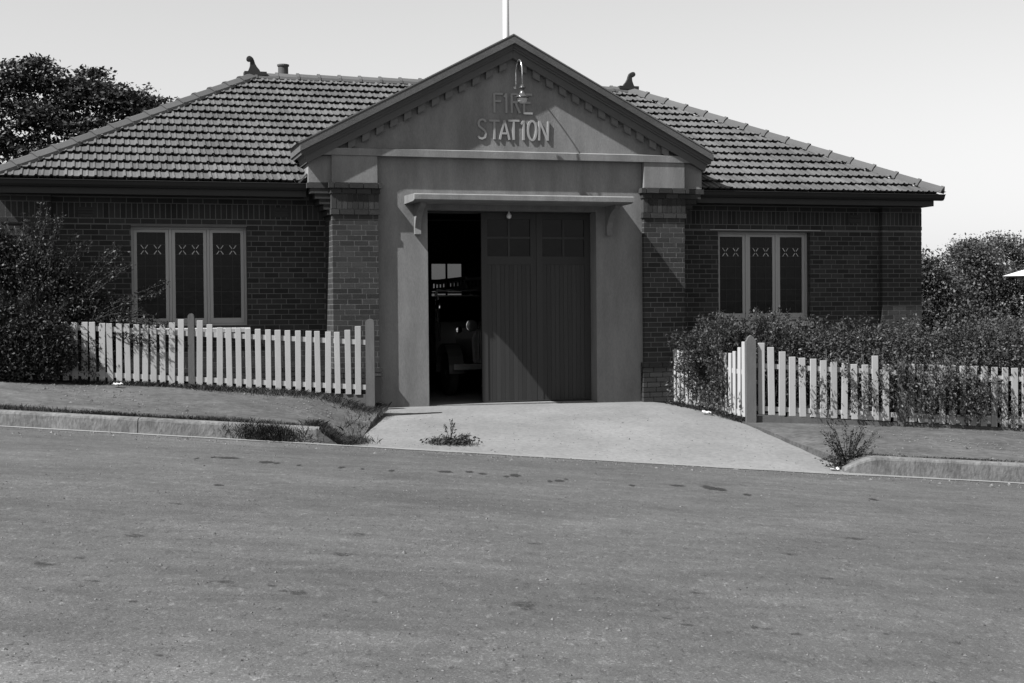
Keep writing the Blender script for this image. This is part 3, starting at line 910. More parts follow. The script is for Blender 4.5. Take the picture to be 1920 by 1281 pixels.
# scroll finials at the ridge ends
def finial(x, s):
    f = MB()
    out = []
    for (a, b) in ((-.17, 0), (.12, 0), (.09, .05), (.04, .10), (.0, .16), (-.02, .22), (-.045, .27), (-.085, .30), (-.13, .305), (-.165, .285), (-.175, .25), (-.16, .22), (-.125, .215), (-.105, .225), (-.105, .18), (-.11, .12), (-.135, .06)):
        out.append((x + s * .85 * a, RZ + .115 + b * .98))
    if s < 0: out = out[::-1]
    f.prism(out, RY - .045, RY + .045, 'y')
    f.box(x - .21, x + .21, RY - .12, RY + .12, RZ + .05, RZ + .116)
    f.lathe([(.001, -.065), (.05, -.06), (.055, 0), (.05, .06), (.001, .065)], 14, (x + s * -.108, RY, RZ + .115 + .252), 'y')
    f.build('finial', 'fascia', roof)
finial(XLr + .02, 1); finial(XRr - .02, -1)
vp = MB(); vp.smooth = False
vp.lathe([(.10, -.9), (.10, .30), (.118, .31), (.118, .34), (.10, .345), (.09, .28)], 20, (XLr + .62, RY + .5, RZ + .03)).build('vent_pipe', 'cap', roof)
# gable roof running back behind the pediment
for s in (-1, 1):
    g = MB()
    a = (AX, -.86, AZ - .06); b = (AX, 4.1, AZ - .06)
    c = (AX + s * 3.58, 4.1, AZ - .06 - SL * 3.58); d = (AX + s * 3.58, -.86, AZ - .06 - SL * 3.58)
    e = .10
    g.add([a, b, c, d] + [(p[0], p[1], p[2] - e) for p in (a, b, c, d)], [(0, 1, 2, 3), (7, 6, 5, 4), (0, 3, 7, 4), (3, 2, 6, 7), (2, 1, 5, 6)])
    g.build('gable_roof', 'tile', st)

# ------------------------------------------------------------------ lay the bricks: the nearest as single parts, the rest joined
UB = MB().box(-.5, .5, -.5, .5, -.5, .5).mesh('brick', 'brick')
def brick_rank(b):
    p = (b[1], b[2], b[3])
    hidden = 0
    if b[3] < 1.35 and b[1] < -2.9: hidden = 50
    if b[1] < -6.4 and b[3] < 3.0: hidden = 50
    if b[3] < 1.3 and b[1] > 2.5: hidden = 50
    return depth_of(p) + hidden
bricks.sort(key=brick_rank)
for b in bricks[:300]:
    o = link('brick', UB, b[0])
    o.location = b[1:4]; o.scale = b[4:7]
mb = MB()
for b in bricks[300:]:
    _p, x, y, z, a, c, h = b
    mb.box(x - a/2, x + a/2, y - c/2, y + c/2, z - h/2, z + h/2)
tag(mb.build('brickwork', 'brick', st), kind='stuff')

# ------------------------------------------------------------------ gooseneck lamp on the gable, flagpole
lamp = empty('gooseneck_lamp', bl(-.095, SF - .02, 5.33), YAW)
tag(lamp, 'gooseneck lamp with opal glass hanging before the gable lettering', 'lamp')
path = [(0, .0, 0), (0, -.035, .0), (0, -.045, .05), (0, -.045, .22)]
for k in range(1, 12):
    a = math.pi * k / 12
    path.append((0, -.045 - .185 * (1 - math.cos(a)), .22 + .20 * math.sin(a)))
path += [(0, -.415, .20), (0, -.42, -.02)]
t = MB(); t.smooth = True; t.tube(path, .011, 8).build('arm', 'metal', lamp)
t = MB(); t.lathe([(.03, 0), (.03, -.012), (.012, -.03)], 12, (0, .0, 0), 'y').build('wall_plate', 'metal', lamp)
t = MB(); t.smooth = True
t.lathe([(.015, 0), (.028, -.005), (.030, -.03), (.055, -.04), (.055, -.055), (.033, -.065), (.036, -.11), (.055, -.15), (.085, -.185), (.115, -.20), (.112, -.215), (.05, -.20)], 20, (0, -.42, -.02)).build('shade', 'enamel', lamp)
t = MB(); t.smooth = True
t.lathe([(.02, -.20), (.080, -.212), (.083, -.235), (.070, -.275), (.04, -.30), (.004, -.308)], 18, (0, -.42, -.02)).build('glass_bowl', 'opal', lamp)
pole = empty('flagpole', bl(1.44, 5.2, 5.2), YAW)
tag(pole, 'white painted flagpole rising behind the gable peak', 'flagpole')
t = MB(); t.smooth = True; t.tube([(0, 0, 0), (0, 0, 2.2), (0, 0, 6.5)], [.074, .068, .04], 14).build('pole', 'paint_white', pole)
t = MB(); t.smooth = True; t.lathe([(.01, 6.5), (.06, 6.53), (.075, 6.58), (.06, 6.63), (.005, 6.66)], 12).build('truck', 'paint_white', pole)
t = MB(); t.box(-.12, .12, -.12, .12, -.10, .0).build('base', 'fascia', pole)

# ------------------------------------------------------------------ fire engine standing inside
def fire_engine():
    e = empty('fire_engine', bl(.12, 1.75, .024), YAW)
    tag(e, 'dark vintage fire engine with round headlamps and ladder inside the doorway', 'fire engine')
    bo = MB()
    bo.prism([(-.36, .62), (.36, .62), (.38, 1.05), (.30, 1.24), (.12, 1.31), (-.12, 1.31), (-.30, 1.24), (-.38, 1.05)], .02, 1.25, 'y').build('bonnet', 'engine_paint', e)
    MB().prism([(-.33, .60), (.33, .60), (.36, 1.05), (.29, 1.25), (.10, 1.33), (-.10, 1.33), (-.29, 1.25), (-.36, 1.05)], -.05, .02, 'y').build('radiator_shell', 'metal', e)
    gr = MB()
    for k in range(13): gr.box(-.27 + .045*k, -.255 + .045*k, -.065, -.051, .66, 1.18)
    gr.build('grille', 'black', e)
    MB().box(-.55, .55, -.05, 4.4, .48, .60).build('chassis', 'black', e)
    MB().box(-.80, .80, -.32, -.27, .50, .60).build('bumper', 'metal', e)
    for x in (-.42, .42):
        h = MB(); h.smooth = True
        h.lathe([(.02, .14), (.08, .10), (.115, .03), (.118, 0), (.108, -.006)], 18, (x, -.16, 1.30), 'y')
        hl = h.build('headlamp', 'chrome', e)
        MB().lathe([(.10, .0), (.10, -.004), (.06, -.016), (.01, -.02)], 16, (x, -.168, 1.30), 'y').build('lens', 'enamel', hl)
    s = MB(); s.smooth = True
    s.lathe([(.02, .10), (.05, .06), (.065, 0), (.05, -.01)], 14, (-.66, -.12, 1.22), 'y').build('side_lamp', 'chrome', e)
    b = MB(); b.smooth = True
    b.lathe([(.005, .16), (.05, .15), (.07, .08), (.10, 0.0), (.098, -.004)], 16, (-.78, .9, 1.62)).build('bell', 'chrome', e)
    MB().tube([(-.78, .9, 1.0), (-.78, .9, 1.62)], .02, 8).build('bell_post', 'chrome', e)
    for x in (-.72, .72):
        for y in (.35, 3.4):
            w = empty('wheel', (x, y, .42), 0, e)
            t = MB(); t.smooth = True
            t.lathe([(.28, -.08), (.38, -.085), (.42, -.05), (.42, .05), (.38, .085), (.28, .08)], 24, (0, 0, 0), 'x').build('tyre', 'rubber', w)
            t = MB(); t.lathe([(.06, -.09), (.10, -.06), (.29, -.03), (.29, .03), (.10, .06), (.06, .09)], 20, (0, 0, 0), 'x').build('rim', 'engine_paint', w)
            arc = [(y + .52 * math.cos(a), .42 + .52 * math.sin(a)) for a in [math.pi * (k / 10) for k in range(11)]]
            arc2 = [(y + .55 * math.cos(a), .42 + .55 * math.sin(a)) for a in [math.pi * (k / 10) for k in range(11)]]
            MB().prism(arc + arc2[::-1], x - .14, x + .14, 'x').build('mudguard', 'engine_paint', e)
    MB().box(-.78, .78, 1.25, 1.32, .62, 1.36).build('dashboard', 'engine_paint', e)
    MB().box(-.70, .70, 1.27, 1.29, 1.38, 1.85).build('windscreen', 'pane', e)
    fr = MB(); fr.box(-.73, -.70, 1.26, 1.30, 1.36, 1.88).box(.70, .73, 1.26, 1.30, 1.36, 1.88).box(-.70, .70, 1.261, 1.299, 1.85, 1.88).build('windscreen_frame', 'metal', e)
    MB().box(-.75, .75, 1.75, 2.25, .62, 1.10).build('seat', 'rubber', e)
    MB().box(-.75, .75, 2.20, 2.35, 1.10, 1.55).build('seat_back', 'rubber', e)
    sw = MB(); sw.smooth = True
    sw.tube([(.35 + .2*math.cos(a), 1.6 + .06*math.sin(a), 1.35 + .2*math.sin(a)) for a in [2*math.pi*k/16 for k in range(17)]], .014, 6).build('steering_wheel', 'black', e)
    MB().box(-.80, .80, 2.4, 4.4, .62, 1.40).build('body', 'engine_paint', e)
    for x in (-.70, .70):
        for y in (1.5, 4.2):
            MB().box(x - .025, x + .025, y - .025, y + .025, 1.3, 1.95).build('gantry_post', 'metal', e)
    for y in (1.5, 4.2):
        MB().box(-.70, .70, y - .02, y + .02, 1.95, 1.99).build('gantry_bar', 'metal', e)
    ld = empty('ladder', (-.35, .55, 1.99), 0, e)
    for x in (0, .42):
        MB().box(x, x + .04, 0, 4.2, .17, .23).build('rail', 'post', ld)
        MB().box(x, x + .04, 0, 4.2, .0, .06).build('rail', 'post', ld)
    for k in range(14):
        y = .15 + .3*k
        for x in (0, .42): MB().box(x + .005, x + .035, y, y + .04, .06, .17).build('strut', 'post', ld)
        MB().box(.04, .42, y, y + .03, .18, .21).build('rung', 'post', ld)
fire_engine()

# ------------------------------------------------------------------ picket fences
PICK = MB().bevel_box(-.044, .044, -.012, .012, 0, 1.0, .004).mesh('picket', 'white')
def fence_root(loc, label):
    r = empty('picket_fence', loc); return tag(r, label, 'fence')
def pickets(r, tab, ang=0.0, wide=1.0):
    L0 = r.location
    for (u, v, zb, zt) in tab:
        o = link('picket', PICK, r)
        h = zt - zb
        o.location = (u - L0.x, v - L0.y, zb - L0.z)
        o.rotation_euler = (random.uniform(-.008, .008), random.uniform(-.015, .015), ang + random.uniform(-.03, .03))
        o.scale = (wide * random.uniform(.95, 1.04), 1, h)
def rail(r, pts, w=.045, h=.075):
    # pts: 3-D polyline of the rail's centre
    L0 = r.location
    for a, b in zip(pts[:-1], pts[1:]):
        a, b = Vector(a) - L0, Vector(b) - L0
        d = (b - a).normalized(); s = Vector((-d.y, d.x, 0)).normalized()
        mb = MB(); vv = []
        for p in (a, b):
            for sx, sz in ((-1, -1), (1, -1), (1, 1), (-1, 1)):
                vv.append(p + s * (sx * w / 2) + Vector((0, 0, sz * h / 2)))
        mb.add(vv, [(0, 1, 2, 3), (7, 6, 5, 4), (0, 4, 5, 1), (1, 5, 6, 2), (2, 6, 7, 3), (3, 7, 4, 0)])
        mb.build('rail', 'white', r)
def fence_post(r, u, v, z0, z1, w=.13, d=.12, top='round', mat='post', rz=0):
    L0 = r.location
    hw_ = w / 2
    if top == 'round': prof = [(-hw_, 0)] + [(hw_ * math.cos(a), z1 - z0 - .05 + .05 * math.sin(a)) for a in [math.pi - math.pi * k / 8 for k in range(9)]] + [(hw_, 0)]
    else: prof = [(-hw_, 0), (-hw_, z1 - z0 - .10), (-hw_ * .55, z1 - z0 - .03), (0, z1 - z0), (hw_ * .55, z1 - z0 - .03), (hw_, z1 - z0 - .10), (hw_, 0)]
    o = MB().prism(prof[::-1], -d/2, d/2, 'y').build('post', mat, r)
    o.location = (u - L0.x, v - L0.y, z0 - L0.z); o.rotation_euler = (0, 0, rz)
TABL = [(-6.58, 21.401, 0.58, 1.46), (-6.444, 21.413, 0.571, 1.462), (-6.315, 21.425, 0.563, 1.461), (-6.186, 21.437, 0.555, 1.443), (-6.061, 21.449, 0.547, 1.438), (-5.931, 21.461, 0.539, 1.435), (-5.802, 21.472, 0.531, 1.429), (-5.676, 21.484, 0.523, 1.42), (-5.55, 21.496, 0.515, 1.413), (-5.424, 21.507, 0.507, 1.406), (-5.29, 21.519, 0.498, 1.411), (-5.156, 21.532, 0.49, 1.442), (-5.021, 21.544, 0.481, 1.489), (-4.744, 21.569, 0.464, 1.471), (-4.596, 21.583, 0.454, 1.41), (-4.443, 21.597, 0.445, 1.363), (-4.297, 21.61, 0.435, 1.355), (-4.157, 21.623, 0.427, 1.352), (-4.009, 21.636, 0.417, 1.342), (-3.862, 21.649, 0.408, 1.333), (-3.714, 21.663, 0.399, 1.323), (-3.566, 21.676, 0.389, 1.316), (-3.416, 21.689, 0.38, 1.309), (-3.267, 21.703, 0.37, 1.303), (-3.117, 21.716, 0.361, 1.297), (-2.968, 21.73, 0.351, 1.292), (-2.818, 21.743, 0.342, 1.282), (-2.67, 21.756, 0.333, 1.276), (-2.509, 21.771, 0.322, 1.306), (-2.363, 21.784, 0.313, 1.36)]
TABL = [(-6.58 - .136 * k, 21.401 - .0124 * k, .58 + .0088 * k, 1.46 + .008 * k) for k in range(14, 0, -1)] + TABL
fl_ = fence_root((-2.18, 21.8, .21), 'white picket fence running from the dark bush to the entrance')
pickets(fl_, TABL, .09)
for dz0, dz1, ztab in ((.80, None, 1), (.11, None, 0)):
    pts = []
    for u in (-8.5, -4.87, -2.25):
        zb = np.interp(u, [t[0] for t in TABL], [t[2] for t in TABL])
        pts.append((u, fenceL(u) + .05 - .02, zb + dz0 - (.05 * (u + 8.5) / 6.2 * 0)))
    rail(fl_, pts)
fence_post(fl_, -4.869, 21.60, .36, 1.577, w=.095, d=.10, rz=.09)
fence_post(fl_, -2.175, 21.80, .0, 1.47, w=.135, d=.13, rz=.02)
pl = MB()                                                     # plinth board at the foot, right-hand bay
pl.add([(p[0] + 2.18, p[1] - 21.8, p[2] - .21) for p in ((-4.0, 21.66, .30), (-2.25, 21.80, .14), (-2.25, 21.80, .315), (-4.0, 21.66, .412), (-4.0, 21.69, .30), (-2.25, 21.83, .14), (-2.25, 21.83, .315), (-4.0, 21.69, .412))],
       [(0, 1, 2, 3), (7, 6, 5, 4), (3, 2, 6, 7), (0, 4, 5, 1), (1, 5, 6, 2), (0, 3, 7, 4)])
pl.build('plinth_board', 'post', fl_)

TABR = [(3.907, 22.311, -0.08, 1.042), (4.072, 22.32, -0.09, 0.972), (4.237, 22.33, -0.101, 0.902), (4.401, 22.339, -0.111, 0.818), (4.567, 22.349, -0.122, 0.8), (4.732, 22.358, -0.132, 0.783), (4.897, 22.367, -0.143, 0.756), (5.063, 22.377, -0.155, 0.729), (5.229, 22.386, -0.165, 0.711), (5.395, 22.396, -0.176, 0.692), (5.561, 22.405, -0.186, 0.682), (5.728, 22.415, -0.196, 0.821), (5.894, 22.424, -0.207, 0.687), (6.296, 22.447, -0.233, 0.682), (6.463, 22.457, -0.245, 0.676), (6.63, 22.466, -0.257, 0.669), (6.797, 22.475, -0.268, 0.663), (6.964, 22.485, -0.28, 0.655), (7.132, 22.494, -0.292, 0.647), (7.299, 22.504, -0.302, 0.64), (7.467, 22.513, -0.313, 0.631), (7.635, 22.523, -0.323, 0.622), (7.803, 22.532, -0.334, 0.613), (7.971, 22.542, -0.344, 0.605), (8.14, 22.551, -0.354, 0.597), (8.308, 22.561, -0.364, 0.59), (8.477, 22.57, -0.374, 0.582), (8.645, 22.58, -0.384, 0.574), (8.814, 22.589, -0.395, 0.567), (8.983, 22.599, -0.405, 0.559), (9.152, 22.608, -0.415, 0.552), (9.322, 22.617, -0.425, 0.544), (9.491, 22.627, -0.435, 0.536), (9.661, 22.636, -0.445, 0.529)]
fr_ = fence_root((3.74, 22.30, -.2), 'white picket fence along the footpath under the spilling hedge')
pickets(fr_, TABR, .05, 1.15)
for dz in (.86, .10):
    pts = []
    for u in (3.74, 6.14, 9.6):
        zb = np.interp(u, [t[0] for t in TABR], [t[2] for t in TABR])
        pts.append((u, fenceR(u) + .045, zb + dz - (.09 if dz > .5 else 0)))
    rail(fr_, pts)
fence_post(fr_, 3.739, 22.30, -.26, 1.165, w=.15, d=.14, top='point')
fence_post(fr_, 6.143, 22.44, -.36, .72, w=.11, d=.10)
pl = MB(); L0 = fr_.location
q = []
for u, zb in ((3.82, -.085), (9.6, -.44)):
    for dy in (0, .03):
        for dz in (-.17, -.012): q.append((u - L0.x, fenceR(u) + dy - L0.y - .01, zb + dz - L0.z))
pl.add(q, [(0, 4, 5, 1), (2, 3, 7, 6), (1, 5, 7, 3), (0, 2, 6, 4), (0, 1, 3, 2), (4, 6, 7, 5)])
pl.build('plinth_board', 'post', fr_)

A_, Bp = Vector((2.76, 24.75, -.06)), Vector((3.66, 22.47, -.165))
rf = fence_root((2.76, 24.75, -.06), 'white picket fence along the driveway edge, overgrown by the shrub')
dirv = (Bp - A_); ang = math.atan2(dirv.y, dirv.x)
tab = []
for k in range(18):
    t = k / 17.0
    p = A_ + dirv * t
    top = np.interp(t, [0, .1, .35, .42, .48, .60, .85, .93, 1], [.93, .89, .90, 1.03, 1.03, .87, .87, .95, 1.06])
    tab.append((p.x, p.y, p.z + .04, top))
pickets(rf, tab, ang)
off_ = Vector((dirv.y, -dirv.x, 0)).normalized() * -.035
for dz in (.74, .10):
    rail(rf, [tuple(A_ + off_ + Vector((0, 0, dz))), tuple(Bp + off_ + Vector((0, 0, dz)))])
fence_post(rf, 3.20, 23.72, -.25, 1.19, w=.10, d=.10, rz=ang)

gp = empty('guard_post', tuple(bl(-2.60, -1.02, -.05)), YAW + R(8))
tag(gp, 'short dark timber post at the left corner of the entrance', 'post')
g = MB().box(-.085, .085, -.07, .07, 0, .60).build('shaft', 'darkpost', gp)
g = MB().prism([(-.078, .601), (.078, .601), (.07, .625), (-.07, .64)], -.072, .072, 'y').build('cap', 'post', gp)

# ------------------------------------------------------------------ plants
def leaf_quads(P, size, flat=0.0, aspect=.45, dirs=None):
    """rhombic leaves at the points P"""
    n = len(P)
    d = rng.normal(size=(n, 3)) if dirs is None else dirs + rng.normal(size=(n, 3)) * .55
    d[:, 2] *= (1 - flat)
    d /= np.linalg.norm(d, axis=1, keepdims=True) + 1e-9
    r = rng.normal(size=(n, 3)); r[:, 2] *= (1 - flat * .6)
    w = np.cross(d, r); w /= np.linalg.norm(w, axis=1, keepdims=True) + 1e-9
    s = size * rng.uniform(.4, 1.65, size=(n, 1))
    a = P; b = P + d * s * .5 + w * s * aspect * .5; c = P + d * s; e = P + d * s * .5 - w * s * aspect * .5
    return np.stack([a, b, c, e], axis=1).reshape(-1, 3)

def arch(p0, p1, droop, n=7):
    p0, p1 = np.array(p0, float), np.array(p1, float)
    t = np.linspace(0, 1, n)[:, None]
    c = (p0 + p1) / 2 + np.array([0, 0, droop])
    return (1-t)**2 * p0 + 2*(1-t)*t*c + t**2 * p1

def branchy(root, specs, size, per, mat, stem_r=.006, stem_mat='bark', spread=.03, name='foliage', aspect=.45):
    """leafy shoots: specs = list of polylines (m,3); leaves set along the outer part of each"""
    Ls = []; mb = MB()
    for pl_ in specs:
        seg = np.linalg.norm(np.diff(pl_, axis=0), axis=1); cum = np.concatenate([[0], np.cumsum(seg)])
        k = max(4, int(per * cum[-1]))
        s = np.sqrt(rng.uniform(.02, 1, k)) * cum[-1]
        P = np.stack([np.interp(s, cum, pl_[:, j]) for j in range(3)], axis=1)
        dr = np.stack([np.interp(s + .02, cum, pl_[:, j]) for j in range(3)], axis=1) - P
        dr /= np.linalg.norm(dr, axis=1, keepdims=True) + 1e-6
        Ls.append(leaf_quads(P + rng.normal(size=P.shape) * spread, size, 0, aspect, dr * .7))
        m = len(pl_)
        mb.tube([tuple(q) for q in pl_], [stem_r * (1 - .75 * i / (m - 1)) for i in range(m)], 3, caps=False)
    f = soup(name, np.concatenate(Ls), 4, mat, root)
    mb.build('stems', stem_mat, root)
    return f

def ellipsoid_points(c, r, n, shell=.5):
    d = rng.normal(size=(n, 3)); d /= np.linalg.norm(d, axis=1, keepdims=True)
    rad = rng.uniform(shell, 1, size=(n, 1)) ** .7
    return np.array(c) + d * rad * np.array(r)

# big dark bush at the left end of the fence
bush = empty('bush', (-7.4, 21.62, .58))
tag(bush, 'large dark arching bush hiding the left end of the fence', 'bush')
specs = []
for k in range(560):
    a = rng.uniform(0, 2 * math.pi)
    reach = rng.uniform(.2, 1.0)
    x, y = math.cos(a), math.sin(a) * .48
    p0 = np.array([rng.normal() * .25, rng.normal() * .12, .05])
    hgt = rng.uniform(.25, 1) * 2.05 * (1 - .35 * reach) * (1 - .33 * max(0, x))
    p1 = np.array([x * reach * 1.75, y * reach * 1.3, hgt])
    if x < -.2: p1[0] *= 1.2
    if p1[0] > .75: p1[1] = abs(p1[1]) * .6 + .05
    specs.append(arch(p0, p1, rng.uniform(.1, .55)))
for k in range(60):        # low skirt spilling on to the footpath
    x = rng.uniform(-2.0, 1.35); p0 = np.array([x * .6, -.1, .3]); specs.append(arch(p0, (x, rng.uniform(-.55, -.2), rng.uniform(.02, .5)), .35))
for x, y, z, x0 in ((2.15, -.1, 1.33, .6), (1.98, -.15, 1.0, .6), (2.2, 0, .78, .7), (1.6, -.1, 1.78, .3), (1.35, .1, 2.0, .2), (.62, -.1, 2.5, .1), (.35, .0, 2.62, 0), (1.0, 0, 2.12, .1), (.1, 0, 2.5, 0), (1.9, -.2, .55, .6)):
    for j in range(3):
        specs.append(arch((x0 + rng.normal()*.1, 0, .6), (x + rng.normal()*.07, y + rng.normal()*.1, z + rng.normal()*.06), .22))
branchy(bush, specs, .038, 110, 'leaf_dark', .006)
C_ = np.concatenate([ellipsoid_points((.2, .1, .85), (1.3, .32, .85), 30000, .1), ellipsoid_points((-.6, .1, 1.45), (.85, .38, .95), 26000, .1), ellipsoid_points((-.2, -.42, .5), (1.15, .27, .70), 42000, .1), ellipsoid_points((-.75, .05, 2.0), (.5, .3, .6), 10000, .1), ellipsoid_points((.05, .12, 1.5), (.75, .3, .6), 16000, .1), ellipsoid_points((.65, .15, .95), (.85, .25, .5), 14000, .1)])
C_ += rng.normal(size=C_.shape) * .05
K_ = np.concatenate([ellipsoid_points((.1, .12, 1.35), (.6, .2, .5), 1800, .0), ellipsoid_points((.2, .1, .75), (1.1, .22, .65), 2800, .0), ellipsoid_points((-.6, .12, 1.4), (.65, .25, .8), 2500, .0), ellipsoid_points((-.4, -.36, .45), (.9, .16, .5), 2500, .0)])
soup('inner_foliage', leaf_quads(K_[K_[:, 2] > .05], .13, 0, .6), 4, 'leaf_dark', bush)
soup('inner_foliage', leaf_quads(C_[C_[:, 2] > .03], .045), 4, 'leaf_dark', bush)

# shrub at the corner of the driveway fence
shrub = empty('shrub', (3.75, 23.35, -.2))
tag(shrub, 'loose twiggy shrub rising behind the driveway corner of the fence', 'shrub')
specs = []
for k in range(400):
    bx_ = rng.uniform(-.45, .85); by_ = rng.uniform(-.35, .5)
    a = rng.uniform(0, 2 * math.pi); rr = rng.uniform(.1, .75)
    top = rng.uniform(.75, 1.80) - .22 * abs(bx_ - .25)
    specs.append(arch((bx_, by_, .1), (bx_ + math.cos(a) * rr * .9, by_ + math.sin(a) * rr * .55, top), rng.uniform(.1, .4)))
for k in range(70):      # sprays leaning out over the drive
    specs.append(arch((-.3, .25, .6), (rng.uniform(-1.15, -.55), rng.uniform(-.3, .55), rng.uniform(.75, 1.45)), rng.uniform(.1, .3)))
branchy(shrub, specs, .042, 110, 'leaf_hedge', .005)
soup('inner_foliage', leaf_quads(ellipsoid_points((.25, .15, .62), (.85, .5, .6), 12000, .1), .05), 4, 'leaf_hedge', shrub)
# shoots that have grown through the driveway pickets
climb = empty('climbing_shoots', (3.2, 23.6, -.13))
tag(climb, 'leafy shoots grown through the pickets beside the driveway', 'plant')
specs = []
for k in range(85):
    t = rng.beta(2.2, 2.0); p = np.array(A_ + dirv * t) - np.array(climb.location)
    z0 = rng.uniform(.1, .8); out = rng.uniform(.05, .24)
    specs.append(arch((p[0] + .10, p[1] + .06, z0), (p[0] - out + rng.normal()*.05, p[1] - out*.5 + rng.normal()*.12, max(.02, z0 - rng.uniform(-.08, .45))), .12))
branchy(climb, specs, .042, 90, 'leaf_hedge', .005)

# hedge behind the right-hand fence
hedge = empty('hedge', (6.9, 23.5, -.35))
tag(hedge, 'dense clipped hedge spilling over the white fence on the right', 'hedge')
parts = []
for x, y, z, rx, ry, rz, n in ((-1.85, -.15, .95, .95, .75, .62, 20000), (-.75, -.2, .95, 1.0, .85, .66, 24000), (.45, -.2, .90, 1.1, .9, .72, 27000), (1.7, -.15, .88, 1.2, .95, .78, 29000), (3.0, -.1, .85, 1.3, 1.0, .85, 26000), (4.4, 0, .75, 1.4, 1.1, .9, 9000)):
    P = ellipsoid_points((x, y, z), (rx, ry, rz), n, .45)
    parts.append(P)
P = np.concatenate(parts)
P += rng.normal(size=P.shape) * .05
P = P[(P[:, 2] > .05)]
gyf = fenceR(P[:, 0] + 6.9) - 23.5
keep = ~((P[:, 1] < gyf + .10) & (P[:, 2] < 1.02 - .06 * (P[:, 0]))) & (P[:, 1] > gyf - .22)
soup('foliage', leaf_quads(P[keep], .047, .15), 4, 'leaf_hedge', hedge)
specs = []
for k in range(135):       # shoots hanging over the pickets and out between them
    u = rng.choice([rng.uniform(-2.0, 2.4), rng.normal() * .55 - .55, rng.normal() * .6 + .3, rng.normal() * .5 - .1])
    zt = .95 - .055 * u
    low = rng.uniform(.05, .95) ** 1.15
    out = rng.uniform(.08, .28)
    gy = fenceR(u + 6.9) - 23.5
    specs.append(arch((u + rng.normal()*.1, gy + .22, zt + rng.uniform(0, .25)), (u + rng.normal()*.16, gy - out, zt * (1 - low) + .02 - .05 * u), rng.uniform(.05, .25)))
for k in range(140):       # loose tips along the top
    u = rng.uniform(-2.7, 4.5)
    specs.append(arch((u, rng.uniform(-.6, .3), 1.25), (u + rng.normal()*.2, rng.uniform(-.8, .3), 1.62 + rng.uniform(-.1, .18)), .1))
branchy(hedge, specs, .042, 95, 'leaf_hedge', .005, name='loose_shoots')
stm = MB()
for u in np.linspace(-2.4, 4.2, 16): stm.tube([(u, 0, -.2), (u + .05, .0, .5), (u + .12, .02, 1.1)], [.03, .025, .012], 5)
stm.build('trunks', 'bark', hedge)

def tree(name, label, base, trunk, blobs, leaf, n_per, mat, group=None, flat=.0, limb=.10, shell=.35, layered=False):
    t = empty(name, base); tag(t, label, 'tree', group)
    mb = MB(); mb.smooth = True
    mb.tube([(0, 0, -.6), (.05, 0, trunk * .5), (0, .05, trunk)], [limb * 2.2, limb * 1.7, limb * 1.4], 8)
    P = []
    for (c, r) in blobs:
        mid = (c[0] * .4, c[1] * .4, trunk + (c[2] - trunk) * .35)
        mb.tube([(0, 0, trunk - .1), mid, (c[0] * .9, c[1] * .9, c[2] - r[2] * .2)], [limb, limb * .6, limb * .18], 5)
        n = int(n_per * (r[0] * r[1] * r[2]) ** .55)
        if layered:
            # flat fronds: tufts scattered through the blob, each a little tilted plate of leaves
            m = max(6, n // 34)
            Cn = ellipsoid_points(c, r, m, shell)
            for q in Cn:
                k = 34
                a = rng.uniform(0, 2*math.pi, k); rad = np.sqrt(rng.uniform(0, 1, k)) * rng.uniform(.28, .55)
                tx, ty_ = rng.normal() * .25, rng.normal() * .25
                pts = np.stack([q[0] + rad*np.cos(a), q[1] + rad*np.sin(a), q[2] + rad*np.cos(a)*tx + rad*np.sin(a)*ty_ - rad*rad*.35], axis=1)
                P.append(pts)
        else:
            m = max(8, n // 22)
            Cn = ellipsoid_points(c, r, m, shell)
            for q in Cn: P.append(q + rng.normal(size=(22, 3)) * np.array([.15, .15, .10]))
    mb.build('trunk', 'bark', t)
    soup('crown', leaf_quads(np.concatenate(P), leaf, flat, .5), 4, mat, t)
    return t

def blobs_from(box, n, r, seed):
    g = np.random.default_rng(seed); out = []
    for k in range(n):
        d = g.normal(size=3); d /= np.linalg.norm(d); d *= g.uniform(.35, 1) ** .5
        s = g.uniform(.7, 1.3)
        out.append(((box[0] + d[0]*box[3], box[1] + d[1]*box[4], box[2] + d[2]*box[5]), (r[0]*s, r[1]*s, r[2]*s)))
    return out
# trees behind the house on the left
tl = [((-1.0, 0, 8.70), (1.0, 1.0, .55)), ((-2.1, 0, 8.15), (1.0, 1.0, .6)), ((.35, 0, 8.50), (1.0, 1.0, .55)), ((1.35, .1, 8.15), (1.0, 1.0, .5)), ((2.3, 0, 7.95), (.9, 1.0, .5)), ((3.15, 0, 7.55), (.75, .8, .45)), ((3.75, 0, 7.45), (.5, .6, .35)), ((1.0, .2, 8.95), (.35, .3, .16)), ((-.6, .1, 9.2), (.4, .4, .2)),
      ((-3.1, 0, 8.25), (.8, .9, .4)), ((-.4, -.1, 7.6), (1.3, 1.1, .6)), ((1.2, -.1, 7.2), (1.3, 1.1, .6)), ((2.6, 0, 6.9), (1.2, 1.0, .6)), ((-1.9, 0, 6.9), (1.1, 1.0, .5)), ((3.7, 0, 6.6), (1.0, .9, .6)),
      ((-.2, -.1, 6.4), (1.5, 1.2, .6)), ((1.6, -.1, 6.0), (1.5, 1.2, .6)), ((-2.9, 0, 5.9), (1.2, 1.1, .5)), ((-1.2, 0, 5.4), (1.4, 1.2, .6)), ((.6, 0, 5.0), (1.6, 1.2, .6)), ((3.0, 0, 5.4), (1.4, 1.1, .6)), ((-3.3, 0, 4.7), (1.3, 1.1, .6))]
tree('tree', 'spreading dark feathery tree behind the tiled roof on the left', (-13.25, 42, -.15), 3.2, tl, .115, 4300, 'leaf_dark', flat=.45, limb=.16, shell=.15, layered=True)
tl2 = blobs_from((0, 0, 4.6, 2.6, 1.5, 1.6), 16, (1.1, 1.0, .7), 3)
